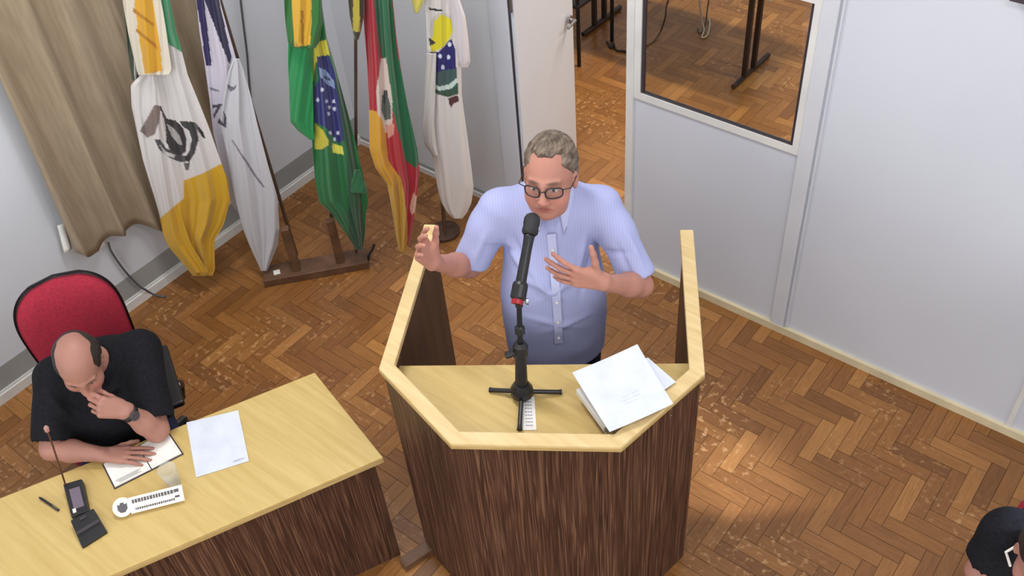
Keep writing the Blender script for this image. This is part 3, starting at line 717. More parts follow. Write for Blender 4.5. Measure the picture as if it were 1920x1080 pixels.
def skincol(V,base,seed=1):
    c=np.tile(np.array(lin([k/255 for k in base])),(len(V),1)); w=1+wobble(V,seed,28,.05)+wobble(V,seed+5,90,.02); return c*w[:,None]
def garment(name,sh,h,m,parent,seed=1,folds=(),amp=.003,fr=26,smooth=3,cutz=None):
    V,Q=polygonize(sh,h,smooth=smooth); N=vnormals(V,Q); V=V+N*wobble(V,seed,fr,amp)[:,None]
    for f in folds: V=crease(V,N,*f)
    return obj(name,(V,Q),m,parent,smooth=True)
def ring_collar(name,c,U,F,r0,r1,hgt,drop,m,parent,gap=.5,th=.004):
    """turned-down collar: a strip round the neck, open at the front, with pointed ends"""
    B=basis(F,U); V=[];Fc=[]; n=40
    for s in (0,1):
        for i in range(n+1):
            u=i/n; a=gap+(2*math.pi-2*gap)*u; fr=abs(2*u-1)**6   # angle measured from the front
            dx,dy=math.sin(a),math.cos(a)
            for j,(r,z) in enumerate(((r0,hgt*.25),(r0*1.0,hgt),(r0*1.04+.004,hgt*1.06),(lerp(r0,r1,.5)+.004,hgt*.45),(r1+.006+.022*fr,-drop*(1+1.9*fr)))):
                r=float(r)-(th if (s and j>1) else 0)-(th if (s and j<=1) else 0)
                zz=z-(.022*abs(2*u-1)**3 if j>0 else .03*abs(2*u-1)**3)
                V.append(tuple(np.array(c)+B[0]*dx*r+B[1]*(dy*r*1.05+.01*abs(2*u-1)**3)+B[2]*zz))
    k=5; m_=(n+1)*k
    for s in (0,1):
        for i in range(n):
            for j in range(k-1):
                a=s*m_+i*k+j; q=(a,a+1,a+k+1,a+k); Fc.append(q if s else q[::-1])
    for i in range(n):
        for j in (0,k-1):
            a=i*k+j; Fc.append((a,a+k,m_+a+k,m_+a) if j else (a,m_+a,m_+a+k,a+k))
    for i in (0,n):
        for j in range(k-1):
            a=i*k+j; Fc.append((a,a+1,m_+a+1,m_+a))
    o=obj(name,(V,Fc),m,parent,smooth=True); s_=o.modifiers.new('sub','SUBSURF'); s_.levels=1; s_.render_levels=1; return o

# ------------------------------------------------------------------ the speaker behind the lectern
SKIN_S=(180,127,111)
def speaker():
    pr=thing('person',(.16,2.74,0),'person in a light blue short sleeved shirt and glasses gesturing behind the lectern','person')
    HC=np.array([.168,2.664,1.708]); HB=basis((-.30,-.93,.12),(.03,.16,1)); hs=1.12
    shL=np.array([-.03,2.765,1.515]); shR=np.array([.362,2.735,1.500])
    elL=np.array([-.150,2.715,1.275]); wrL=aty((812,492),2.555)
    elR=np.array([.470,2.545,1.255]); wrR=aty((1132,530),2.405)
    pel=np.array([.16,2.76,.98]); bel=np.array([.160,2.70,1.13]); che=np.array([.165,2.765,1.38]); nb=np.array([.168,2.765,1.545])
    def torso(s,o,bellyf=0):
        s.ell(pel,(.170+o,.125+o,.15+o),.05); s.ell(bel,(.178+o,.150+o,.22+o),.08); s.ell(che,(.168+o,.118+o,.21+o),.10)
        s.cone(shL+[.04,0,-.015],shR+[-.04,0,-.015],.055+o,.055+o,.09)
        s.cone(nb+[0,0,-.04],nb+[0,-.005,.03],.072+o,.058+o,.05)
    def legs(s,o,to):
        for hx,kx,q in ((.075,.06,0),(.245,.265,1)):
            s.cone((hx,2.77,.92),(kx,2.75,.50),.085+o,.058+o,.05); s.cone((kx,2.75,.50),(kx,2.78,to),.056+o,.040+o,.03)
    body=Shape(); torso(body,-.014); legs(body,-.004,.08)
    for kx in (.06,.265): body.cone((kx,2.79,.05),(kx-.01,2.62,.035),.035,.03,.03)
    body.cone(shL,elL,.050,.042,.05); body.cone(elL,lerp(elL,wrL,.4),.042,.043,.02); body.cone(lerp(elL,wrL,.35),wrL,.043,.027,.02)
    body.cone(shR,elR,.050,.042,.05); body.cone(elR,lerp(elR,wrR,.35),.042,.043,.02); body.cone(lerp(elR,wrR,.3),wrR,.043,.027,.02)
    tipL=aty((846,425),2.66)
    dL=unit(unit(wrL-elL)*.55+np.array([-.10,.02,.70]))
    hand_ops(body,wrL,dL,(.75,-.35,-.25),1,1.06,(.32,.38,.42,.46),.09,(.55,.15))
    dR=unit(aty((1046,512),2.43)-wrR)
    hand_ops(body,wrR,dR,(.05,1,.05),-1,1.08,(.16,.20,.24,.28),.20,(1.15,.05),.1)
    head_ops(body,HC,HB,hs,nb+[0,0,-.01])
    bx=[(HC-.19,HC+[.19,.19,.17],.0027),(wrL-[.12,.17,.10],wrL+[.16,.19,.24],.0028),(wrR-[.28,.12,.15],wrR+[.07,.16,.20],.0028)]
    V,Q=polygonize(body,.0075,bx,2)
    col=skincol(V,SKIN_S,3); head_paint(V,col,HC,HB,hs,SKIN_S)
    obj('body',(V,Q),SKIN,pr,smooth=True,col=col)
    # shirt
    s=Shape(); torso(s,.010); 
    s.ell(bel+[-.002,.02,-.20],(.203,.168,.60),.05)
    s.cut((0,0,.80),(0,0,-1),np.array([-.3,2.3,.5]),np.array([.7,3.2,1.0]))
    s.cone(nb+[0,-.01,-.005],nb+[0,-.03,.16],.062,.095,.01,sub=True)
    s.cone(nb+[-.012,-.095,.02],nb+[-.010,-.150,-.085],.040,.010,.015,sub=True)
    for a,b,t in ((shL,elL,.86),(shR,elR,.86)):
        e=lerp(a,b,t); d=unit(b-a); q=Shape()
        s.cone(a+[0,0,-.008],lerp(a,b,.35),.066,.065,.05); s.cone(lerp(a,b,.3),e,.065,.070,.03)
    V_,Q_=None,None
    # sleeve ends are cut square
    for a,b,t in ((shL,elL,.86),(shR,elR,.86)):
        e=lerp(a,b,t); d=unit(b-a); s.cut(e,d,e-.10+d*.02,e+.10+d*.03) if False else s.cone(e+d*.085,e+d*.30,.092,.12,.004,sub=True)
    fold=[]
    A=np.array
    for p,d,l,w,dp in (((-.02,2.64,1.50),(.35,-.05,-1),.22,.012,.011),((.02,2.63,1.50),(.2,0,-1),.20,.010,-.009),((.30,2.62,1.52),(-.25,0,-1),.26,.012,.012),((.335,2.63,1.46),(-.3,0,-1),.28,.011,-.010),
        ((.26,2.62,1.40),(-.5,0,-1),.24,.012,.009),((.05,2.62,1.36),(.5,0,-1),.25,.012,.008),((0,2.66,1.28),(.9,-.2,-.5),.28,.012,.009),((.34,2.66,1.30),(-.9,-.2,-.45),.3,.013,.010),
        ((.0,2.6,1.12),(1,-.2,-.25),.3,.014,.007),((.32,2.6,1.10),(-1,-.1,-.3),.26,.012,.007),((-.06,2.70,1.47),(-.5,-.1,-1),.2,.012,.010),((.41,2.67,1.46),(.45,-.6,-1),.2,.012,.011),((.38,2.64,1.42),(.4,-.6,-1),.2,.010,-.010),
        ((-.09,2.69,1.40),(1,-.2,-.2),.14,.010,-.009),((.44,2.62,1.36),(-1,-.1,.2),.14,.010,-.010)): fold.append((p,d,l,w,dp))
    garment('shirt',s,.0065,SHIRT,pr,4,fold,.0022,24)
    sh_o=[o for o in pr.children if o.name.startswith('shirt')][0]
    # placket follows the front of the shirt
    Vw=np.array([v.co[:] for v in sh_o.data.vertices])+wloc(pr); Vc=WI(Vw)
    pts=[]
    for zz in np.linspace(1.475,.99,26):
        xc=.158; m=(np.abs(Vc[:,0]-xc)<.010)&(np.abs(Vc[:,2]-zz)<.010)&(Vc[:,1]<2.76)
        if m.any(): pts.append((xc,Vc[m][:,1].min()-.002,zz))
    pts=np.array(pts); pts[:,1]=np.convolve(np.pad(pts[:,1],2,'edge'),np.ones(5)/5,'valid')-.002
    V=[];F=[]
    for i,p in enumerate(pts):
        for dx,dy in ((-.016,.006),(-.015,0),(.015,-.001),(.016,.006)): V.append((p[0]+dx,p[1]+dy,p[2]))
    for i in range(len(pts)-1):
        for j in range(3): F.append((4*i+j,4*i+j+1,4*i+j+5,4*i+j+4))
    pk=obj('placket',(V,F),SHIRTC,sh_o,smooth=False)
    for i in range(3,len(pts),5): obj('button',lathe(pts[i]+[0,-.0035,0],[(.0055,0),(.0055,.003)],12,(0,-1,0)),PAPERW,sh_o)
    # breast pocket on the person's left
    ring_collar('collar',nb+[.0,-.020,.038],(0.0,-.22,1),(-.06,-1,-.1),.069,.094,.032,.030,SHIRTC,sh_o,.36)
    # trousers, belt, shoes
    t=Shape(); t.ell(pel+[0,0,-.03],(.182,.140,.13),.05); legs(t,.018,.06); t.cut((0,0,.052),(0,0,-1),A([-.3,2.3,.0]),A([.7,3.2,.2])); t.cut((0,0,1.03),(0,0,1),A([-.3,2.3,.8]),A([.7,3.2,1.3]))
    garment('trousers',t,.011,NAVY,pr,8,(),.005,20)
    for kx in (.06,.265):
        q=Shape(); q.cone((kx,2.80,.045),(kx-.012,2.60,.038),.044,.040,.03); q.cone((kx,2.80,.07),(kx,2.79,.10),.042,.042,.03); q.cut((0,0,.004),(0,0,-1),A([-1,2,-.1]),A([1,3.5,.1]))
        garment('shoe',q,.007,LEATH,pr,9,(),0)
    # hair
    P=lambda x,y,z: HC+hs*(HB[0]*x+HB[1]*y+HB[2]*z)
    h=Shape(); h.ell(P(0,-.014,.049),np.array((.0805,.0985,.0845))*hs,.01,HB); h.ell(P(0,-.035,-.005),np.array((.0775,.070,.070))*hs,.03,HB)
    n=unit(-(-HB[1]*.80+HB[2]*.62)); h.cut(P(0,.072,.094),n,HC-.3,HC+.3)
    # temple clearance around ears and face
    for q in (-1,1): h.ell(P(q*.085,.012,-.03),np.array((.03,.024,.045))*hs,.008,HB,sub=True)
    h.ell(P(0,.088,.056),np.array((.066,.047,.052))*hs,.010,HB,sub=True)
    for q in (-1,1): h.ell(P(q*.045,.075,.095),np.array((.022,.035,.022))*hs,.012,HB,sub=True)
    V,Q=polygonize(h,.003,(),2); N=vnormals(V,Q); L=((V-HC)@HB.T)
    st_=np.sin(L[:,0]*420+6*np.sin(L[:,1]*40)+3*np.sin(L[:,2]*60))*.0009+wobble(V,2,50,.0016); V=V+N*st_[:,None]
    obj('hair',(V,Q),HAIRG,pr,smooth=True)
    # glasses
    fr=[];ln=[]
    for q in (-1,1):
        pts=[]
        for i in range(29):
            a=2*math.pi*i/28; cx=math.copysign(abs(math.cos(a))**.7,math.cos(a))*.0245; cz=math.copysign(abs(math.sin(a))**.7,math.sin(a))*.0175
            x=q*.0335+cx; pts.append(P(x,.108-abs(x)**2*5.5,.002+cz))
        fr.append(tube(pts,.0027,8,False)); ln.append(([tuple(p) for p in pts[:-1]],[tuple(range(28))]))
        fr.append(tube([P(q*.057,.090,.010),P(q*.080,.075,.010),P(q*.082,.03,.008),P(q*.081,-.002,.006),P(q*.080,-.016,-.008)],.0019,8))
    fr.append(tube([P(-.010,.108,.006),P(0,.113,.009),P(.010,.108,.006)],.0019,8))
    g=obj('glasses',join(*fr),mat('dark_spectacle_frame',hexc(40,30,32),.35),pr,smooth=True)
    obj('lens',ln[0],LENS,g); obj('lens',ln[1],LENS,g)
speaker()

# ------------------------------------------------------------------ the seated listener
def red_chair(base,fwd,label,arms=True,seatz=.46,back=(.10,.60),group=None,recl=.16,topz=1.08,bw=.46):
    f=unit([fwd[0],fwd[1],0]); r=np.array([f[1],-f[0],0]); b=np.array([base[0],base[1],0.0]); up=np.array([0,0,1.0])
    t=thing('office_chair',b,label,'chair')
    # seat cushion
    s=Shape(); M_=np.stack([r,f,up]); s.ell(b+up*seatz,(.25,.25,.055),.02,M_); s.cone(b+up*(seatz-.005)-r*.15+f*.15,b+up*(seatz-.005)+r*.15+f*.15,.05,.05,.08)
    V,Q=polygonize(s,.012); obj('seat',(V,Q),REDF,t,smooth=True)
    # back: a bowed shell with upholstered front
    def shell(off,w,nm,m,d0,d1,z0=.0):
        n=33;k=45;V=[];F=[]
        for s_ in (0,1):
            for j in range(k):
                v=j/(k-1)
                for i in range(n):
                    u=2*i/(n-1)-1; hh=(topz-seatz-.10); zc=seatz+.10+hh*.5
                    # superellipse outline: narrower at the bottom
                    a=math.copysign(1,u); vv=2*v-1; ext=(1-abs(vv)**3.6)**(1/2.4) if abs(vv)<1 else 0
                    wid=(w*.5)*(.86+.14*v+.02)*ext; x=u*wid; z=zc+vv*(hh*.5+off)
                    y=-.205-recl*(z-seatz)*1.0+ (x*x)*.75+ .035*math.sin(math.pi*v*.9)
                    y+=(d1 if s_ else d0)*(1 if True else 0)*((1-abs(u)**6)*(1-abs(vv)**8)*.8+.2)
                    V.append(tuple(b+r*x+f*y+up*z))
        q0=n*k
        for s_ in (0,1):
            for j in range(k-1):
                for i in range(n-1):
                    a=s_*q0+j*n+i; q=(a,a+1,a+n+1,a+n); F.append(q if not s_ else q[::-1])
        for j in range(k-1):
            for i in (0,n-1):
                a=j*n+i; q=(a,a+n,q0+a+n,q0+a); F.append(q if i else q[::-1])
        return obj(nm,(V,F),m,t,smooth=True)
    shell(.0,bw,'backrest',REDF,.0,.055); shell(.012,bw+.022,'back_shell',BLACK,-.03,.004)
    obj('back_bracket',tube([b-f*.10+up*(seatz-.06),b-f*.25+up*(seatz-.05),b-f*.30+up*(seatz+.10),b-f*(.295)+up*(seatz+.25)],.02,8),BLACK,t)
    obj('gas_column',tube([b+up*.09,b+up*(seatz-.05)],.026,12),BLACK,t)
    for i in range(5):
        a=2*math.pi*i/5+.3; d=f*math.cos(a)+r*math.sin(a); e=b+d*.29+up*.07
        l=obj('base_leg',tube([b+up*.10,e],[.028,.018],8),BLACK,t)
        obj('castor',lathe(e-up*.04-r*.012,[(.028,0),(.03,.004),(.03,.02),(.028,.024)],14,r),BLACK,l)
    if arms:
        for q in ((-1,) if arms==1 else (-1,1)):
            c=b+r*q*.275+f*.075+up*(seatz+.185)
            pad=obj('armrest',obox(c+f*.0,f,r,up,(.19,.034,.016)),BLACK,t); bevel(pad,.012,3)
            sp=obj('armrest_support',tube([b+r*q*.20+up*(seatz-.04),b+r*q*.285+up*(seatz-.03)+f*.01,b+r*q*.30+up*(seatz+.06)+f*.02,c-up*.01+f*.02],[.016,.016,.02,.02],8),BLACK,t)
            obj('bolt',lathe(c+r*q*.030-up*.02+f*.05,[(.012,0),(.010,.006),(.0,.007)],12,r*q,caps=False),STEEL,sp)
    return t
CHB=np.array([-1.815,2.88,0]); CF=(.37,-.93)
red_chair(CHB,CF,'red office chair with black armrests behind the seated person at the desk',arms=1,seatz=.43,topz=1.07,bw=.43,recl=.10)
def sitter():
    pr=thing('person',(-1.72,2.72,0),'balding person in a black short sleeved top leaning a fist on chin at the desk','person')
    f=unit([.37,-.93,0]); r=np.array([.93,.37,0]); A=np.array
    shL=A([-1.838,2.655,.955]); shR=A([-1.497,2.760,.965]); mid=(shL+shR)/2
    elL=A([-1.850,2.440,.782]); wrL=A([-1.655,2.405,.762])
    elR=A([-1.452,2.490,.772]); wrR=aty((238,772),2.468)
    hip=A([-1.775,2.915,.56]); che=A([-1.695,2.755,.845]); nb=mid+A([.01,-.025,.035])
    HC=A([-1.652,2.575,1.108]); HB=basis((.20,-.84,-.48),(.16,-.36,1.0)); hs=1.02
    M_=np.stack([r,unit(f+A([0,0,-.5])),unit(A([0,0,1])+f*.5)])
    def torso(s,o):
        s.ell(hip,(.175+o,.14+o,.13+o),.06); s.ell(lerp(hip,che,.45)+f*.02,(.165+o,.15+o,.17+o),.08,M_); s.ell(che,(.175+o,.12+o,.18+o),.09,M_)
        s.ell(A([-1.695,2.635,.76]),(.165+o,.125+o,.17+o),.08)
        s.cone(shL+r*.03,shR-r*.03,.060+o,.060+o,.08)
    def legs(s,o,foot=.1):
        for q in (-1,1):
            h=hip+r*q*.09+A([0,0,-.0]); k=h+f*.40+r*q*.04+A([0,0,-.01]); an=k+A([0,0,-.44])+f*.02
            s.cone(h,k,.085+o,.062+o,.05); s.cone(k,an if foot else an,.058+o,.042+o,.03)
    b=Shape(); torso(b,-.012); legs(b,-.004)
    for q in (-1,1):
        an=hip+r*q*.13+f*.42+A([0,0,-.45]); an[2]=.05; b.cone(an,an+f*.16,.036,.03,.03)
    b.cone(shL,elL,.050,.043,.04); b.cone(elL,lerp(elL,wrL,.4),.044,.043,.02); b.cone(lerp(elL,wrL,.4),wrL,.043,.029,.02)
    b.cone(shR,elR,.050,.045,.04); b.cone(elR,lerp(elR,wrR,.4),.046,.044,.02); b.cone(lerp(elR,wrR,.4),wrR,.044,.030,.02)
    dl=unit(A([-1.47,2.395,.745])-wrL)
    hand_ops(b,wrL+A([0,0,-.004]),dl,(0,0,-1),1 if np.cross(dl,(0,0,-1))@A([0,1,0])>0 else -1,1.0,(.10,.10,.12,.14),.07,(.6,.05))
    # fist under the chin: fingers folded back towards the palm
    fd=unit(A([-1.60,2.455,1.000])-wrR)
    hand_ops(b,wrR,unit(fd+A([-.2,-.1,.15])),(-.1,.75,-.55),-1,1.04,(1.05,1.12,1.18,1.22),.02,(.12,.75),.1)
    head_ops(b,HC,HB,hs,nb)
    bx=[(HC-.18,HC+[.18,.18,.19],.0027),(wrL-[.07,.12,.08],wrL+[.26,.12,.10],.0028)]
    # the fist box overlaps the head box sideways only
    V,Q=polygonize(b,.0052,bx,2)
    col=skincol(V,(166,119,105),6); head_paint(V,col,HC,HB,hs,None)
    P=lambda x,y,z: HC+hs*(HB[0]*x+HB[1]*y+HB[2]*z)
    obj('body',(V,Q),SKIN,pr,smooth=True,col=col)
    s=Shape(); torso(s,.012)
    s.cut((0,0,.50),(0,0,-1),A([-2.4,2.2,.2]),A([-1,3.4,.7]))
    for a,e_ in ((shL,elL),(shR,elR)):
        e=lerp(a,e_,.80); d=unit(e_-a); s.cone(a,e,.070,.078,.05); 
    for a,e_ in ((shL,elL),(shR,elR)):
        e=lerp(a,e_,.80); d=unit(e_-a); s.cone(e+d*.080,e+d*.22,.088,.10,.004,sub=True)
    s.cone(nb+[0,-.01,.0],nb+[.02,-.06,.15],.058,.085,.008,sub=True)
    fold=[((-1.83,2.58,.98),(.5,-.2,-1),.2,.014,.010),((-1.78,2.58,.94),(.6,-.1,-.8),.2,.012,-.009),((-1.52,2.66,1.0),(-.6,-.2,-.8),.24,.014,.010),((-1.50,2.62,.93),(-.8,0,-.3),.24,.013,.009),((-1.7,2.6,.85),(1,.1,-.1),.2,.013,.008)]
    g=garment('shirt',s,.0075,BLKC,pr,14,fold,.003,22)
    ring_collar('collar',nb+[0.0,-.012,.0],(.06,-.30,1),(.3,-.9,-.3),.062,.074,.030,.016,BLKC,g,.3)
    t=Shape(); t.ell(hip+[0,0,-.03],(.185,.15,.12),.05); legs(t,.014); t.cut((0,0,.06),(0,0,-1),A([-2.5,2,0]),A([-1,3.3,.2]))
    garment('trousers',t,.012,NAVY,pr,15,(),.005,20)
    for q in (-1,1):
        an=hip+r*q*.13+f*.42; an[2]=.045
        k=Shape(); k.cone(an-f*.03,an+f*.17,.044,.040,.03); k.cone(an,an+[0,0,.06],.045,.045,.03); k.cut((0,0,.004),(0,0,-1),A([-3,1,-.1]),A([1,3.5,.1])); garment('shoe',k,.008,LEATH,pr,3,(),0)
    # hair: a dark fringe round the sides and back, crown bald
    h=Shape(); h.ell(P(0,-.016,.030),np.array((.0825,.100,.088))*hs,.01,HB); h.ell(P(0,-.04,-.015),np.array((.076,.068,.065))*hs,.03,HB)
    h.ell(P(0,.035,.09),np.array((.058,.115,.09))*hs,.006,HB,sub=True)
    h.cut(P(0,.040,0),HB[1],HC-.3,HC+.3); h.cut(P(0,0,-.07),-HB[2],HC-.3,HC+.3)
    h.ell(P(0,.085,-.02),np.array((.07,.06,.09))*hs,.01,HB,sub=True)
    for q in (-1,1): h.ell(P(q*.085,.008,-.03),np.array((.03,.024,.040))*hs,.008,HB,sub=True)
    V,Q=polygonize(h,.003,(),2); N=vnormals(V,Q); V=V+N*wobble(V,3,70,.002)[:,None]
    obj('hair',(V,Q),HAIRD,pr,smooth=True)
    # wrist watch
    d=unit(wrR-elR); c=wrR-d*.012
    w_=obj('wrist_watch',lathe(c,[(.033,-.011),(.0355,-.009),(.0355,.009),(.033,.011)],28,d),BLACK,pr,smooth=True)
    up=unit(A([.35,-.55,.75])-d*(A([.35,-.55,.75])@d)); obj('watch_case',lathe(c+up*.033,[(.018,0),(.020,.003),(.020,.009),(.017,.011),(.015,.0105)],24,up),DGREY,w_)
sitter()

# ------------------------------------------------------------------ third person, lower right corner
def corner_person(DX=np.array([.07,-.105,0])):
    pr=thing('person',(1.66,1.66,0),'person in a black top with white piping, mostly outside the lower right corner','person')
    A=np.array; f=unit([-.35,-.94,0]); r=A([f[1],-f[0],0])*1.0   # r points to the viewer's left
    r=A([-.94,.35,0])
    sh1=atz((1888,1001),.955); sh2=sh1+A([.345,-.13,0]); el1=atz((1838,1072),.775); wr1=el1+A([.12,-.20,.01]); mid=(sh1+sh2)/2; el2=mid+A([.235,-.20,-.19]); wr2=mid+A([.09,-.33,-.18])
    hip=mid+A([.13,.20,-.40]); che=mid+A([.02,.06,-.14]); nb=mid+A([-.0,-.02,.03]); HC=atz((1962,1046),1.13); HB=basis((-.45,-.8,-.45),(-.1,-.35,1)); hs=1.0
    M_=np.stack([-r,unit(f+A([0,0,-.5])),unit(A([0,0,1])+f*.5)])
    def torso(s,o):
        s.ell(hip,(.17+o,.14+o,.13+o),.06); s.ell(lerp(hip,che,.5),(.16+o,.14+o,.16+o),.08,M_); s.ell(che,(.17+o,.12+o,.17+o),.09,M_); s.cone(sh1,sh2,.058+o,.058+o,.08)
    def legs(s,o):
        for q in (-1,1):
            h=hip+r*q*.09; k=h+f*.40; s.cone(h,k,.083+o,.06+o,.05); s.cone(k,A([k[0],k[1],.07]),.056+o,.042+o,.03)
    b=Shape(); torso(b,-.012); legs(b,-.004)
    for a,e,w in ((sh1,el1,wr1),(sh2,el2,wr2)):
        b.cone(a,e,.050,.043,.04); b.cone(e,w,.044,.029,.02)
        d=unit(unit(w-e)+f*.2); n=A([0,0,-1.0]); hand_ops(b,w,d,n,1 if np.cross(d,n)@(mid+A([-.03,-.4,0])-w)>0 else -1,1,(.15,.18,.2,.24),.08)
    head_ops(b,HC,HB,hs,nb)
    V,Q=polygonize(b,.005,[(HC-.18,HC+.18,.003)],2); col=skincol(V,(166,120,108),9); head_paint(V,col,HC,HB,hs,None)
    obj('body',(V,Q),SKIN,pr,smooth=True,col=col)
    s=Shape(); torso(s,.012); s.cut((0,0,.5),(0,0,-1),A([1,1,.2]),A([2.4,2.6,.7]))
    for a,e_ in ((sh1,el1),(sh2,el2)): e=lerp(a,e_,.58); s.cone(a,e,.072,.078,.05)
    for a,e_ in ((sh1,el1),(sh2,el2)): e=lerp(a,e_,.58); d=unit(e_-a); s.cone(e+d*.080,e+d*.22,.088,.10,.004,sub=True)
    s.cone(nb,nb+[-.02,-.06,.15],.058,.085,.008,sub=True)
    g=garment('shirt',s,.008,BLKC,pr,24,(),.004,22)
    # white piping on the shoulder, laid on the cloth
    Vc=WI(np.array([v.co[:] for v in g.data.vertices])+wloc(pr)); N=None
    def onshirt(px):
        rr=ray(px); o=A([0,0,CAM_H]); rn=unit(rr); t=(Vc-o)@rn; dist=np.linalg.norm(Vc-o-np.outer(t,rn),axis=1); m=dist<.012
        if not m.any(): m=dist<dist.min()+.006
        tt=t[m].min(); return o+rn*(tt-.004)
    pts=[onshirt(p) for p in ((1914,1019),(1903,1025),(1893,1031),(1886,1035),(1889,1044),(1892,1054),(1894,1061))]
    obj('piping',tube(pts,.0042,6),PAPERW,g)
    t=Shape(); t.ell(hip+[0,0,-.03],(.18,.15,.12),.05); legs(t,.014); garment('trousers',t,.012,NAVY,pr,25,(),.005,20)
    for q in (-1,1):
        an=hip+r*q*.09+f*.42; an[2]=.045; k=Shape(); k.cone(an-f*.03,an+f*.17,.044,.040,.03); k.cut((0,0,.004),(0,0,-1),A([0,0,-.1]),A([3,3.5,.1])); garment('shoe',k,.008,LEATH,pr,3,(),0)
    h=Shape(); P=lambda x,y,z: HC+hs*(HB[0]*x+HB[1]*y+HB[2]*z)
    h.ell(P(0,-.014,.050),np.array((.084,.100,.086)),.01,HB); h.ell(P(0,-.035,-.005),np.array((.079,.070,.070)),.03,HB); h.cut(P(0,.060,.070),unit(HB[1]*.8-HB[2]*.62),HC-.3,HC+.3)
    V,Q=polygonize(h,.004,(),2); obj('hair',(V,Q),HAIRD,pr,smooth=True)
corner_person()
red_chair((2.01,1.80),(-.35,-.94),'red office chair at the right edge behind the person with white piping',arms=False,seatz=.43,topz=1.06,bw=.5)
#PART3
# ------------------------------------------------------------------ curtain
def curtain():
    ny,nz=150,46; V=[];F=[]
    y0s,y1s=-2.02,-.86
    def bot(u):
        return float(np.interp(u,[0,.06,.12,.18,.26,.33,.40,.55,.75,1],[.60,.54,.50,.55,.545,.50,.42,.47,.50,.50]))
    for j in range(nz+1):
        v=j/nz
        for i in range(ny+1):
            u=i/ny; zb=bot(u); z_=zb+(2.75-zb)*v
            y=y0s+(y1s-y0s)*u+.10*v*(1-u)
            ph=u*2*math.pi*5.6+.6*math.sin(v*2.2)+.35*math.sin(u*23)
            x=.095+(.034+.010*math.sin(u*9))*math.sin(ph)*(.75+.25*(1-v))+.008*math.sin(ph*2+v*3)
            y+=.012*math.cos(ph)
            V.append((x,y,z_))
    n=ny+1
    for j in range(nz):
        for i in range(ny): a=j*n+i; F.append((a,a+1,a+n+1,a+n))
    t=thing('curtain',(.09,-1.45,.5),'beige curtain hanging in folds on the left wall behind the flags','curtain',frame='W')
    o=obj('curtain_cloth',(V,F),CURT,t,smooth=True,frame='W'); s=o.modifiers.new('thickness','SOLIDIFY'); s.thickness=.003
    obj('curtain_rod',tube([(.095,-2.25,2.77),(.095,-.75,2.77)],.014,12),STEEL,t,frame='W')
    V=[];F=[]
    for j in range(9):
        for i in range(4):
            u=i/3; z_=.60+.16*j/8; V.append((.050+.012*math.sin(u*3),-2.045+.045*u+.004*j,z_))
    for j in range(8):
        for i in range(3): a=4*j+i; F.append((a,a+1,a+5,a+4))
    l=obj('white_lining',(V,F),PAPERW,t,smooth=True,frame='W',label='white lining at the hem'); s=l.modifiers.new('thickness','SOLIDIFY'); s.thickness=.003
curtain()
# cables on the left wall
def wire(name,pts,r,m,label,frame='W',cat='cable'):
    o=obj(name,tube(spline(pts,8),r,8),m,frame=frame,smooth=True); return setp(o,label,cat)
ce=W(atz((310,556),.008)); c0=WI(np.array([.03,-1.83,.48]))
def lw(px):
    rr=RW@ray(px); o=W([0,0,CAM_H]); return tuple(o+rr*((.026-o[0])/rr[0]))
wire('power_cable',[lw(q) for q in ((203,455),(208,470),(222,492),(240,515),(262,537),(272,543))]+[tuple(W(atz((286,551),.008))),tuple(W(atz((298,555),.008))),tuple(ce)],.006,SHOECORD,'grey cable running from under the curtain down to the floor')
bevel(setp(obj('wall_outlet',box(.0,-1.875,.47,.022,-1.825,.545),TRIMW,frame='W'),'small white socket under the hem of the beige curtain','outlet'),.004)
wy=-.65
wire('wall_cable',[lw(q) for q in ((440,-120),(446,-50),(451,0),(457,50),(463,100),(467,150),(472,200),(478,240))],.006,SHOECORD,'thin grey cable running down the left wall right of the purple flag')

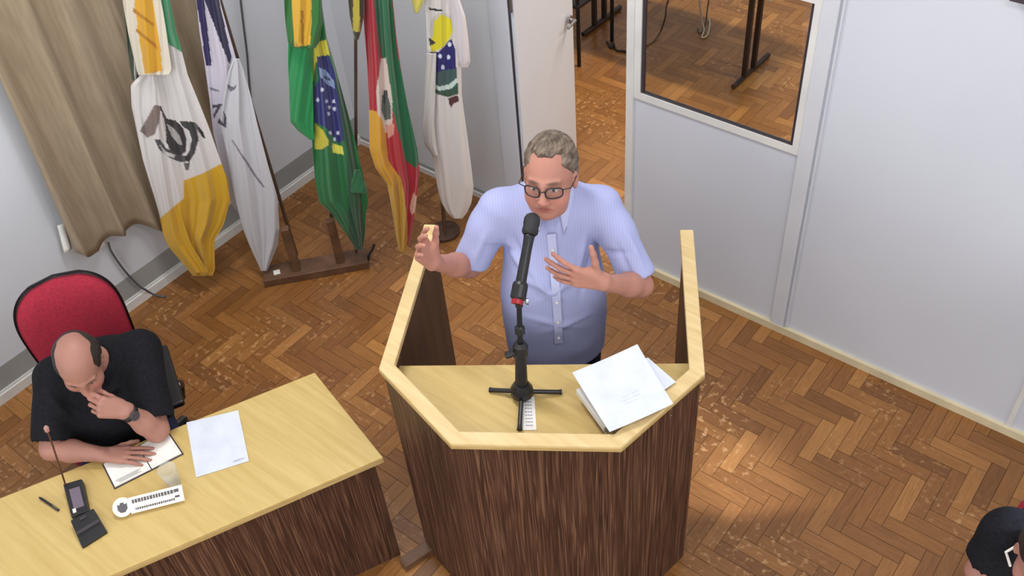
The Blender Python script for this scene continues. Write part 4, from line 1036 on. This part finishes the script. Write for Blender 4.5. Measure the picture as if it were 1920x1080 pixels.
# ------------------------------------------------------------------ flags
def inpoly(x,y,poly):
    r=np.zeros(len(x),bool); n=len(poly); j=n-1
    for i in range(n):
        xi,yi=poly[i]; xj,yj=poly[j]
        if yi!=yj:
            c=((yi>y)!=(yj>y))&(x<(xj-xi)*(y-yi)/(yj-yi)+xi); r^=c
        j=i
    return r
def disk(cx,cy,rx,ry,n=20,a0=0,a1=2*math.pi): return [(cx+rx*math.cos(a0+(a1-a0)*i/n),cy+ry*math.sin(a0+(a1-a0)*i/n)) for i in range(n+(0 if a1-a0>6.2 else 1))]
def lobe(rows,Y,base,paint=(),amp=.03,fr=2.0,ph=0.,step=1.7,tilt=0.0,drift=.6):
    """one hanging length of cloth; rows give its left and right edge at successive heights"""
    R=np.array(rows,float); y0,y1=R[0,0],R[-1,0]; nv=int((y1-y0)/step)+1; ys=np.linspace(y0,y1,nv)
    xl=np.interp(ys,R[:,0],R[:,1]); xr=np.interp(ys,R[:,0],R[:,2]); k=np.hanning(9)[1:-1]; k/=k.sum()
    xl=np.convolve(np.pad(xl,3,'edge'),k,'valid'); xr=np.convolve(np.pad(xr,3,'edge'),k,'valid')
    nu=max(8,int(np.max(xr-xl)/step)+1); V=[];px=[];py=[]
    w0=np.max(xr-xl)
    for j in range(nv):
        v=j/(nv-1)
        for i in range(nu+1):
            u=i/nu; x=xl[j]+(xr[j]-xl[j])*u; y=ys[j]
            a=2*math.pi*(fr*u+drift*v)+ph; e=min(1,(xr[j]-xl[j])/w0*1.6)
            d=amp*e*(.62*math.sin(a)+.25*math.sin(2.1*a+1.3+2*v)+.13*math.sin(3.7*a+5*v))-.018*(2*u-1)**2
            p=aty((x,y),Y); p=p-unit(ray((x,y)))*d; V.append(p); px.append(x); py.append(y)
    px=np.array(px);py=np.array(py); col=np.tile(np.array(lin([c/255 for c in base])),(len(V),1))
    for poly,c in paint: col[inpoly(px,py,poly)]=lin([q/255 for q in c])
    n=nu+1; F=[(j*n+i,(j+1)*n+i,(j+1)*n+i+1,j*n+i+1) for j in range(nv-1) for i in range(nu)]
    return np.array(V),F,col
def joinl(Ls):
    V=[];F=[];C=[];n=0
    for v,f,c in Ls: V.append(v); F+=[[i+n for i in q] for q in f]; C.append(c); n+=len(v)
    return (np.vstack(V),F),np.vstack(C)
POLEM=noise_mat('brown_flag_pole',hexc(70,52,44),hexc(92,72,60),(30,30,4),3,.4)
def flag(label,base,top,lobes,ribbons=(),pr=.011):
    t=thing('flag',base,label,'flag')
    VF,C=joinl(lobes); o=obj('cloth',VF,CLOTHA,t,smooth=True,col=C); s=o.modifiers.new('thickness','SOLIDIFY'); s.thickness=.003; s.offset=0
    for rb in ribbons:
        VF,C=joinl(rb); o=obj('ribbon',VF,CLOTHA,t,smooth=True,col=C); s=o.modifiers.new('thickness','SOLIDIFY'); s.thickness=.003; s.offset=0
    obj('pole',tube([base,top],pr,10),POLEM,t)
    d=unit(np.array(top)-np.array(base)); obj('finial',lathe(top,[(.012,-.01),(.02,.0),(.02,.02),(.026,.04),(.018,.07),(.004,.11)],14,d),mat('brass_finial',hexc(176,140,70),.3,.9),t)
    return t
WH=(218,214,212); YE=(212,166,34); GD=(214,160,40)
# 1: white and yellow flag with dark crest
dk_=(58,54,56)
em=[([(262,245),(276,222),(290,196),(303,200),(299,226),(290,252),(276,258)],(128,112,106)),
    ([(300,196),(312,222),(330,226),(344,240),(350,262),(348,284),(336,296),(320,284),(308,258)],(52,46,50)),
    ([(312,232),(326,240),(338,256),(342,272),(334,270),(322,256)],(178,172,170)),
    ([(290,262),(300,282),(318,296),(338,304),(354,302),(352,292),(334,290),(312,278),(300,262)],(72,70,74)),
    ([(298,270),(312,284),(328,290),(326,296),(308,290)],(206,204,202)),
    ([(336,226),(356,228),(368,240),(372,262),(366,286),(354,304),(346,298),(356,280),(360,260),(354,244),(342,236)],(48,48,50)),
    ([(354,226),(366,230),(380,246),(385,260),(380,258),(370,244),(360,238)],(44,44,46)),
    ([(344,306),(356,304),(354,318),(348,318)],(90,84,84)),
    ([(301,205),(309,230),(312,262),(304,262),(297,240)],(206,198,196))]
yel=[([(290,420),(305,405),(334,380),(344,372),(345,338),(380,325),(418,305),(450,300),(450,540),(300,540)],YE)]
L1=[lobe([(-230,250,262),(-60,232,300),(0,236,318),(60,244,330),(85,250,338),(140,252,352),(180,258,368),(240,262,392),(330,285,424),(375,302,432),(420,312,420),(450,320,402),(480,336,402),(505,352,403),(517,362,398)],4.09,WH,
        em+yel+[([(276,-240),(330,-240),(345,100),(318,84),(300,50),(286,0)],(70,150,104))],.035,2.3,1.1)]
L1.append(lobe([(138,266,290),(160,245,300),(200,247,306),(300,268,322),(400,299,338),(440,306,352),(462,316,360),(490,340,378),(512,360,392)],4.06,WH,em+yel,.022,1.6,.4))
L1.append(lobe([(-150,225,262),(0,230,262),(120,243,262),(150,248,266)],4.12,(58,74,54),(),.015,1))
rb1=[lobe([(-200,236,300),(0,230,302),(60,240,312),(130,256,322),(141,260,316)],4.03,(216,208,190),[([(250,-210),(284,-210),(286,0),(300,80),(304,133),(272,139),(262,80),(252,0)],GD),
   ([(250,14),(288,44),(288,50),(250,22)],(176,120,24)),([(256,52),(294,84),(294,92),(256,60)],(176,120,24))],.020,1.5,.8)]
flag('white and yellow flag with a dark crest and gold ribbon beside the curtain',atz((392,498),.0),aty((258,-225),4.14),L1,[rb1])
# 2: white flag with navy and lilac ribbon
INKF=(66,66,80)
e2=[([(398,197),(418,194),(406,214),(401,222),(400,214),(408,201),(398,203)],INKF),([(418,206),(426,222),(424,240),(408,230),(412,220),(414,226),(419,232),(420,224)],INKF),
    ([(425,158),(438,163),(445,158),(440,168),(432,172)],(96,96,110)),([(392,163),(412,169),(410,172),(394,168)],(120,120,134)),
    ([(434,262),(437,262),(476,322),(497,350),(494,352),(472,324)],(120,118,130)),([(410,345),(428,330),(432,350),(416,358)],(228,206,150))]
L2=[lobe([(-200,352,372),(-60,360,400),(0,368,412),(60,374,428),(122,384,446),(180,392,450),(250,400,452),(330,420,462),(385,436,470),(400,446,462)],4.20,(206,200,214),e2+[([(-10,0)]*3,(0,0,0)),
       ([(345,-210),(372,-210),(383,0),(390,60),(397,122),(386,124),(378,60),(368,0),(350,-120)],(38,26,84)),([(376,-120),(396,-60),(410,0),(434,108),(430,122),(384,0),(370,-60)],(26,26,66))],.02,1.5,.2)]
L2.append(lobe([(110,438,448),(135,428,458),(180,420,470),(230,414,482),(300,428,500),(370,440,520),(430,456,524),(460,468,520),(490,482,508),(508,490,500)],4.13,(198,198,204),e2,.026,1.7,2.2))
flag('white flag with navy stripes above, leaning beside its dark pole',atz((556,478),.06),aty((352,-200),4.25),L2,[],.010)
# 3: national flag in green, yellow and blue
G3=(20,110,58); G3shade=(18,74,44)  # second green is fold shade painted into the cloth
bl=(34,38,110)
e3=[([(596,78),(612,74),(618,104),(600,108),(592,118),(588,152),(580,150),(582,100)],(206,196,60)),
    ([(594,106),(616,103),(628,140),(640,200),(646,262),(634,268),(612,240),(590,228),(586,170),(598,150)],bl),
    ([(598,126),(612,132),(627,152),(628,166),(610,156),(600,142)],(140,160,196)),([(606,140),(618,146),(620,152),(608,148)],(60,70,110)),
    ([(590,230),(606,244),(616,262),(616,272),(604,280),(590,280)],(200,190,56)),([(622,268),(642,274),(646,290),(624,286)],(226,222,90)),
    ([(628,150),(640,146),(660,250),(676,360),(690,470),(655,470),(650,280),(646,262),(636,190)],G3shade)]
for (x_,y_) in ((604,168),(596,187),(612,190),(626,190),(617,201),(627,204),(616,213),(619,249),(634,249),(627,261)): e3.append((disk(x_,y_,3.0,3.8,10),(212,216,236)))
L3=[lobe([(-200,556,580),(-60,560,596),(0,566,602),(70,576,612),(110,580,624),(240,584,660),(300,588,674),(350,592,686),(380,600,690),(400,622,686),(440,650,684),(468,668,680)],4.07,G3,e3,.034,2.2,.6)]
L3.append(lobe([(70,541,588),(110,540,586),(228,544,588),(246,560,588),(262,582,590)],4.05,(24,134,72),(),.016,1.2,2.6))
L3.append(lobe([(318,664,674),(340,660,682),(356,657,689),(362,660,689)],4.04,(34,104,64),(),.006,1.0,.3))
rb3=[lobe([(-200,536,580),(0,533,603),(40,535,606),(80,540,598),(90,552,590)],4.00,(34,104,40),[([(546,-210),(586,-210),(584,40),(582,84),(552,88),(548,0)],(214,166,44)),([(563,20),(568,20),(570,84),(565,84)],(160,110,22))],.020,2,.3)]
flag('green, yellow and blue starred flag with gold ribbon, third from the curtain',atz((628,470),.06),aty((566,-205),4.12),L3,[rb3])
# 4: green, red and yellow flag
RD=(168,28,44)
e4=[([(720,-220),(760,-220),(736,0),(745,100),(765,190),(788,300),(780,316),(760,300),(745,240),(722,150),(708,60),(700,0)],(26,98,62)),
    ([(714,110),(724,108),(732,160),(736,190),(736,230),(722,252),(712,236),(708,205),(706,170)],(214,196,186)),
    ([(716,178),(726,176),(733,200),(733,222),(722,226),(714,206)],(88,96,88)),([(720,168),(727,170),(722,196),(716,190)],(52,60,60)),
    ([(688,205),(706,208),(716,226),(724,256),(728,300),(748,330),(756,380),(760,500),(690,500)],(216,158,38)),
    ([(750,330),(758,360),(764,420),(764,480),(740,480),(736,400),(738,320)],(196,150,40)),([(722,234),(740,232),(738,252),(728,260)],(210,150,130)),
    ([(775,360),(784,372),(782,392),(772,404),(768,390)],(214,170,150))]
L4=[lobe([(-200,664,690),(-60,672,712),(0,680,736),(60,684,742),(120,689,750),(200,692,764),(280,693,782),(315,704,786),(345,726,784),(380,733,780),(410,738,776),(450,744,768),(465,748,764),(473,752,760)],4.06,RD,e4,.034,2.4,2.0)]
rb4=[lobe([(-200,650,676),(0,653,683),(30,656,682),(60,662,676),(74,666,672)],4.02,(46,40,22),[([(663,-210),(672,-210),(675,60),(662,58)],(170,156,52))],.008,1,.3)]
flag('red, green and yellow flag with small crest, between the starred flag and white flag',atz((668,474),.06),aty((666,-205),4.09),L4,[rb4],.008)
# 5: white flag with a yellow and blue round crest
W5=(212,207,204)
e5=[([(796,10),(800,8),(806,60),(808,130),(801,130)],(226,224,222)),
    ([(803,14),(828,18),(830,21),(806,19)],(40,34,34)),
    (disk(829,57,24,34,26),(196,190,182)),([(814,40),(828,27),(846,36),(850,56),(842,74),(828,90),(812,98),(806,86),(812,66)],(218,206,38)),
    ([(804,70),(818,80),(806,86)],(50,44,40)),
    ([(806,98),(822,98),(846,72),(853,90),(856,134),(840,150),(820,156),(810,140)],(34,30,102)),
    ([(808,140),(830,132),(856,128),(858,160),(846,176),(826,176),(812,164)],(62,88,88)),
    ([(810,154),(824,162),(842,158),(856,146),(858,154),(846,166),(824,170),(811,162)],(198,216,208)),
    ([(812,164),(826,172),(846,168),(858,160),(859,176),(840,182),(818,176)],(52,80,64)),
    ([(840,184),(858,178),(860,190),(850,194),(846,202),(842,194)],(80,44,44))]
for (x_,y_) in ((825,105),(841,107),(830,126),(843,83)): e5.append((disk(x_,y_,3.4,4.2,10),(214,222,240)))
L5=[lobe([(-200,780,800),(-60,788,846),(0,796,858),(60,800,862),(120,802,864),(180,800,866),(240,802,874),(300,812,882),(350,820,888),(380,828,884),(398,838,876),(410,852,866)],4.24,W5,e5,.014,2.0,1.4)]
L5.append(lobe([(-120,812,842),(-10,838,858),(30,846,872),(90,852,880),(115,858,882),(127,866,876)],4.22,(208,202,206),(),.016,1.1,.6))
L5.append(lobe([(100,800,818),(180,796,816),(230,792,814),(270,796,818),(292,812,822)],4.21,(200,196,192),(),.012,1,.2))
rb5=[lobe([(-200,770,796),(0,772,796),(18,776,788),(24,778,784)],4.19,(206,196,92),(),.008,1,.3)]
f5=flag('white flag with round yellow and blue crest, nearest the door',atz((834,436),.05),aty((786,-205),4.31),L5,[rb5])
# stand
sb=thing('flag_stand',(-1.08,4.16,0),'dark wooden flag stand with a flat base board under the flags','flag stand')
a_=atz((493,528),.05); b_=atz((690,492),.05); dv=unit(b_-a_); nv=np.array([-dv[1],dv[0],0]); ln_=np.linalg.norm(b_-a_)
def sp(u,v,z_): return a_*[1,1,0]+dv*u+nv*v+np.array([0,0,z_])
def sbox(nm,u0,u1,v0,v1,z0,z1): return bevel(obj(nm,prism([sp(u0,v0,0)[:2],sp(u1,v0,0)[:2],sp(u1,v1,0)[:2],sp(u0,v1,0)[:2]],z0,z1),STANDW,sb),.004)
sbox('base_board',0,ln_,0,.13,0,.05); 
for u in (.17,.42): sbox('upright',u,u+.045,.03,.075,.05,.36)
lb=quad([atz((512,508),.05),atz((524,505),.05),atz((526,513),.05),atz((514,516),.05)],0,1,0,1)
obj('white_label',prism(lb,.05,.0515),PAPERW,sb)
setp(obj('strap_buckle',tube(spline([atz((690,488),.03),atz((693,476),.07),atz((698,468),.09),atz((702,458),.12)],6),.007,8),BLACK),'small black strap standing at the right end of the wooden flag stand','strap')
obj('round_base',lathe(atz((834,436),0),[(.09,0),(.09,.018),(.05,.03),(.022,.04)],28),DWOOD,f5)

# ------------------------------------------------------------------ next room
TFOOT=mat('dark_brown_metal',hexc(40,26,24),.5)
def nr(p,z=0): return atz(p,z)
t=thing('folding_table',(1.35,6.2,0),'pale folding table on dark T shaped feet seen through the partition glass','table')
F1=(nr((1375,160),.03),nr((1441,100),.03)); F2=(nr((1093,62),.03),nr((1163,10),.03))
for a,b in (F1,F2):
    lg=obj('foot',tube([a*[1,1,0]+[0,0,.018],b*[1,1,0]+[0,0,.018]],.018,8),TFOOT,t)
    for q in (.30,.56):
        c=lerp(a,b,q)*[1,1,0]; bevel(obj('leg',obox(c+[0,0,.375],(b-a)*[1,1,0],np.cross(b-a,[0,0,1]),(0,0,1),(.016,.016,.365)),TFOOT,t),.003)
m1=(F1[0]+F1[1])/2; m2=(F2[0]+F2[1])/2; e1=unit((m1-m2)*[1,1,0]); e2_=unit((F1[1]-F1[0])*[1,1,0]); cm=(m1+m2)/2
bevel(obj('tabletop',obox(cm*[1,1,0]+[0,0,.75]+e2_*.06,e1,e2_,(0,0,1),(.85,.36,.014)),noise_mat('pale_table_laminate',hexc(176,168,140),hexc(190,182,154),(6,6,6),3,.5),t),.003)
# chair half hidden behind the door leaf
cb_=nr((1086,124),0)
t=thing('metal_chair',cb_+[-.2,.2,0],'black metal chair standing behind the edge of the open door','chair')
ex=unit(e1*[1,1,0]); ey=unit(e2_)
for (u,v) in ((0,0),(-.40,0),(0,.40),(-.40,.40)):
    hh=.45 if v>0 else .84
    c=cb_+ex*u+ey*v; obj('leg',tube([c,c+[0,0,hh]],.014,8),BLACKM,t)
bevel(obj('seat',obox(cb_-ex*.2+ey*.2+[0,0,.46],ex,ey,(0,0,1),(.215,.215,.016)),BLACK,t),.008)
bevel(obj('backrest',obox(cb_-ex*.2-ey*.005+[0,0,.74],ex,(0,0,1),ey,(.215,.11,.012)),BLACK,t),.008)
CABW=mat('white_cable_sheath',hexc(206,204,190),.5)
def fl(pts,z_=.006): return [nr(p,z_) for p in pts]
u0=nr((1262,0),.35)
wire('extension_cable',[nr((1283,-60),.70),nr((1262,-20),.45),nr((1250,10),.30),nr((1247,34),.15),nr((1237,62),.03),nr((1222,80),.006),nr((1204,90),.006)],.006,mat('brown_cable_sheath',hexc(74,50,36),.5),'brown cable hanging from the table and trailing left behind glass','C')
wire('charger_cable',[nr((1318,-60),.70),nr((1313,-20),.45),nr((1312,10),.28),nr((1315,34),.10),nr((1320,55),.012),nr((1316,70),.008),nr((1326,66),.008),nr((1331,46),.008),nr((1329,34),.02)],.006,CABW,'pale looped cable touching the floor in the middle of the glass','C')
wire('charger_cable',[nr((1333,-60),.70),nr((1330,-10),.40),nr((1326,20),.2),nr((1322,48),.02),nr((1312,62),.008),nr((1308,52),.008)],.005,SHOECORD,'grey cable hanging just right of the pale looped cable','C')
wire('floor_cable',[nr((1138,78),.008),nr((1146,90),.008),nr((1150,80),.008),nr((1156,94),.008),nr((1170,96),.008),nr((1195,106),.008)],.008,BLACK,'black cable coiled on the floor inside the open doorway','C')
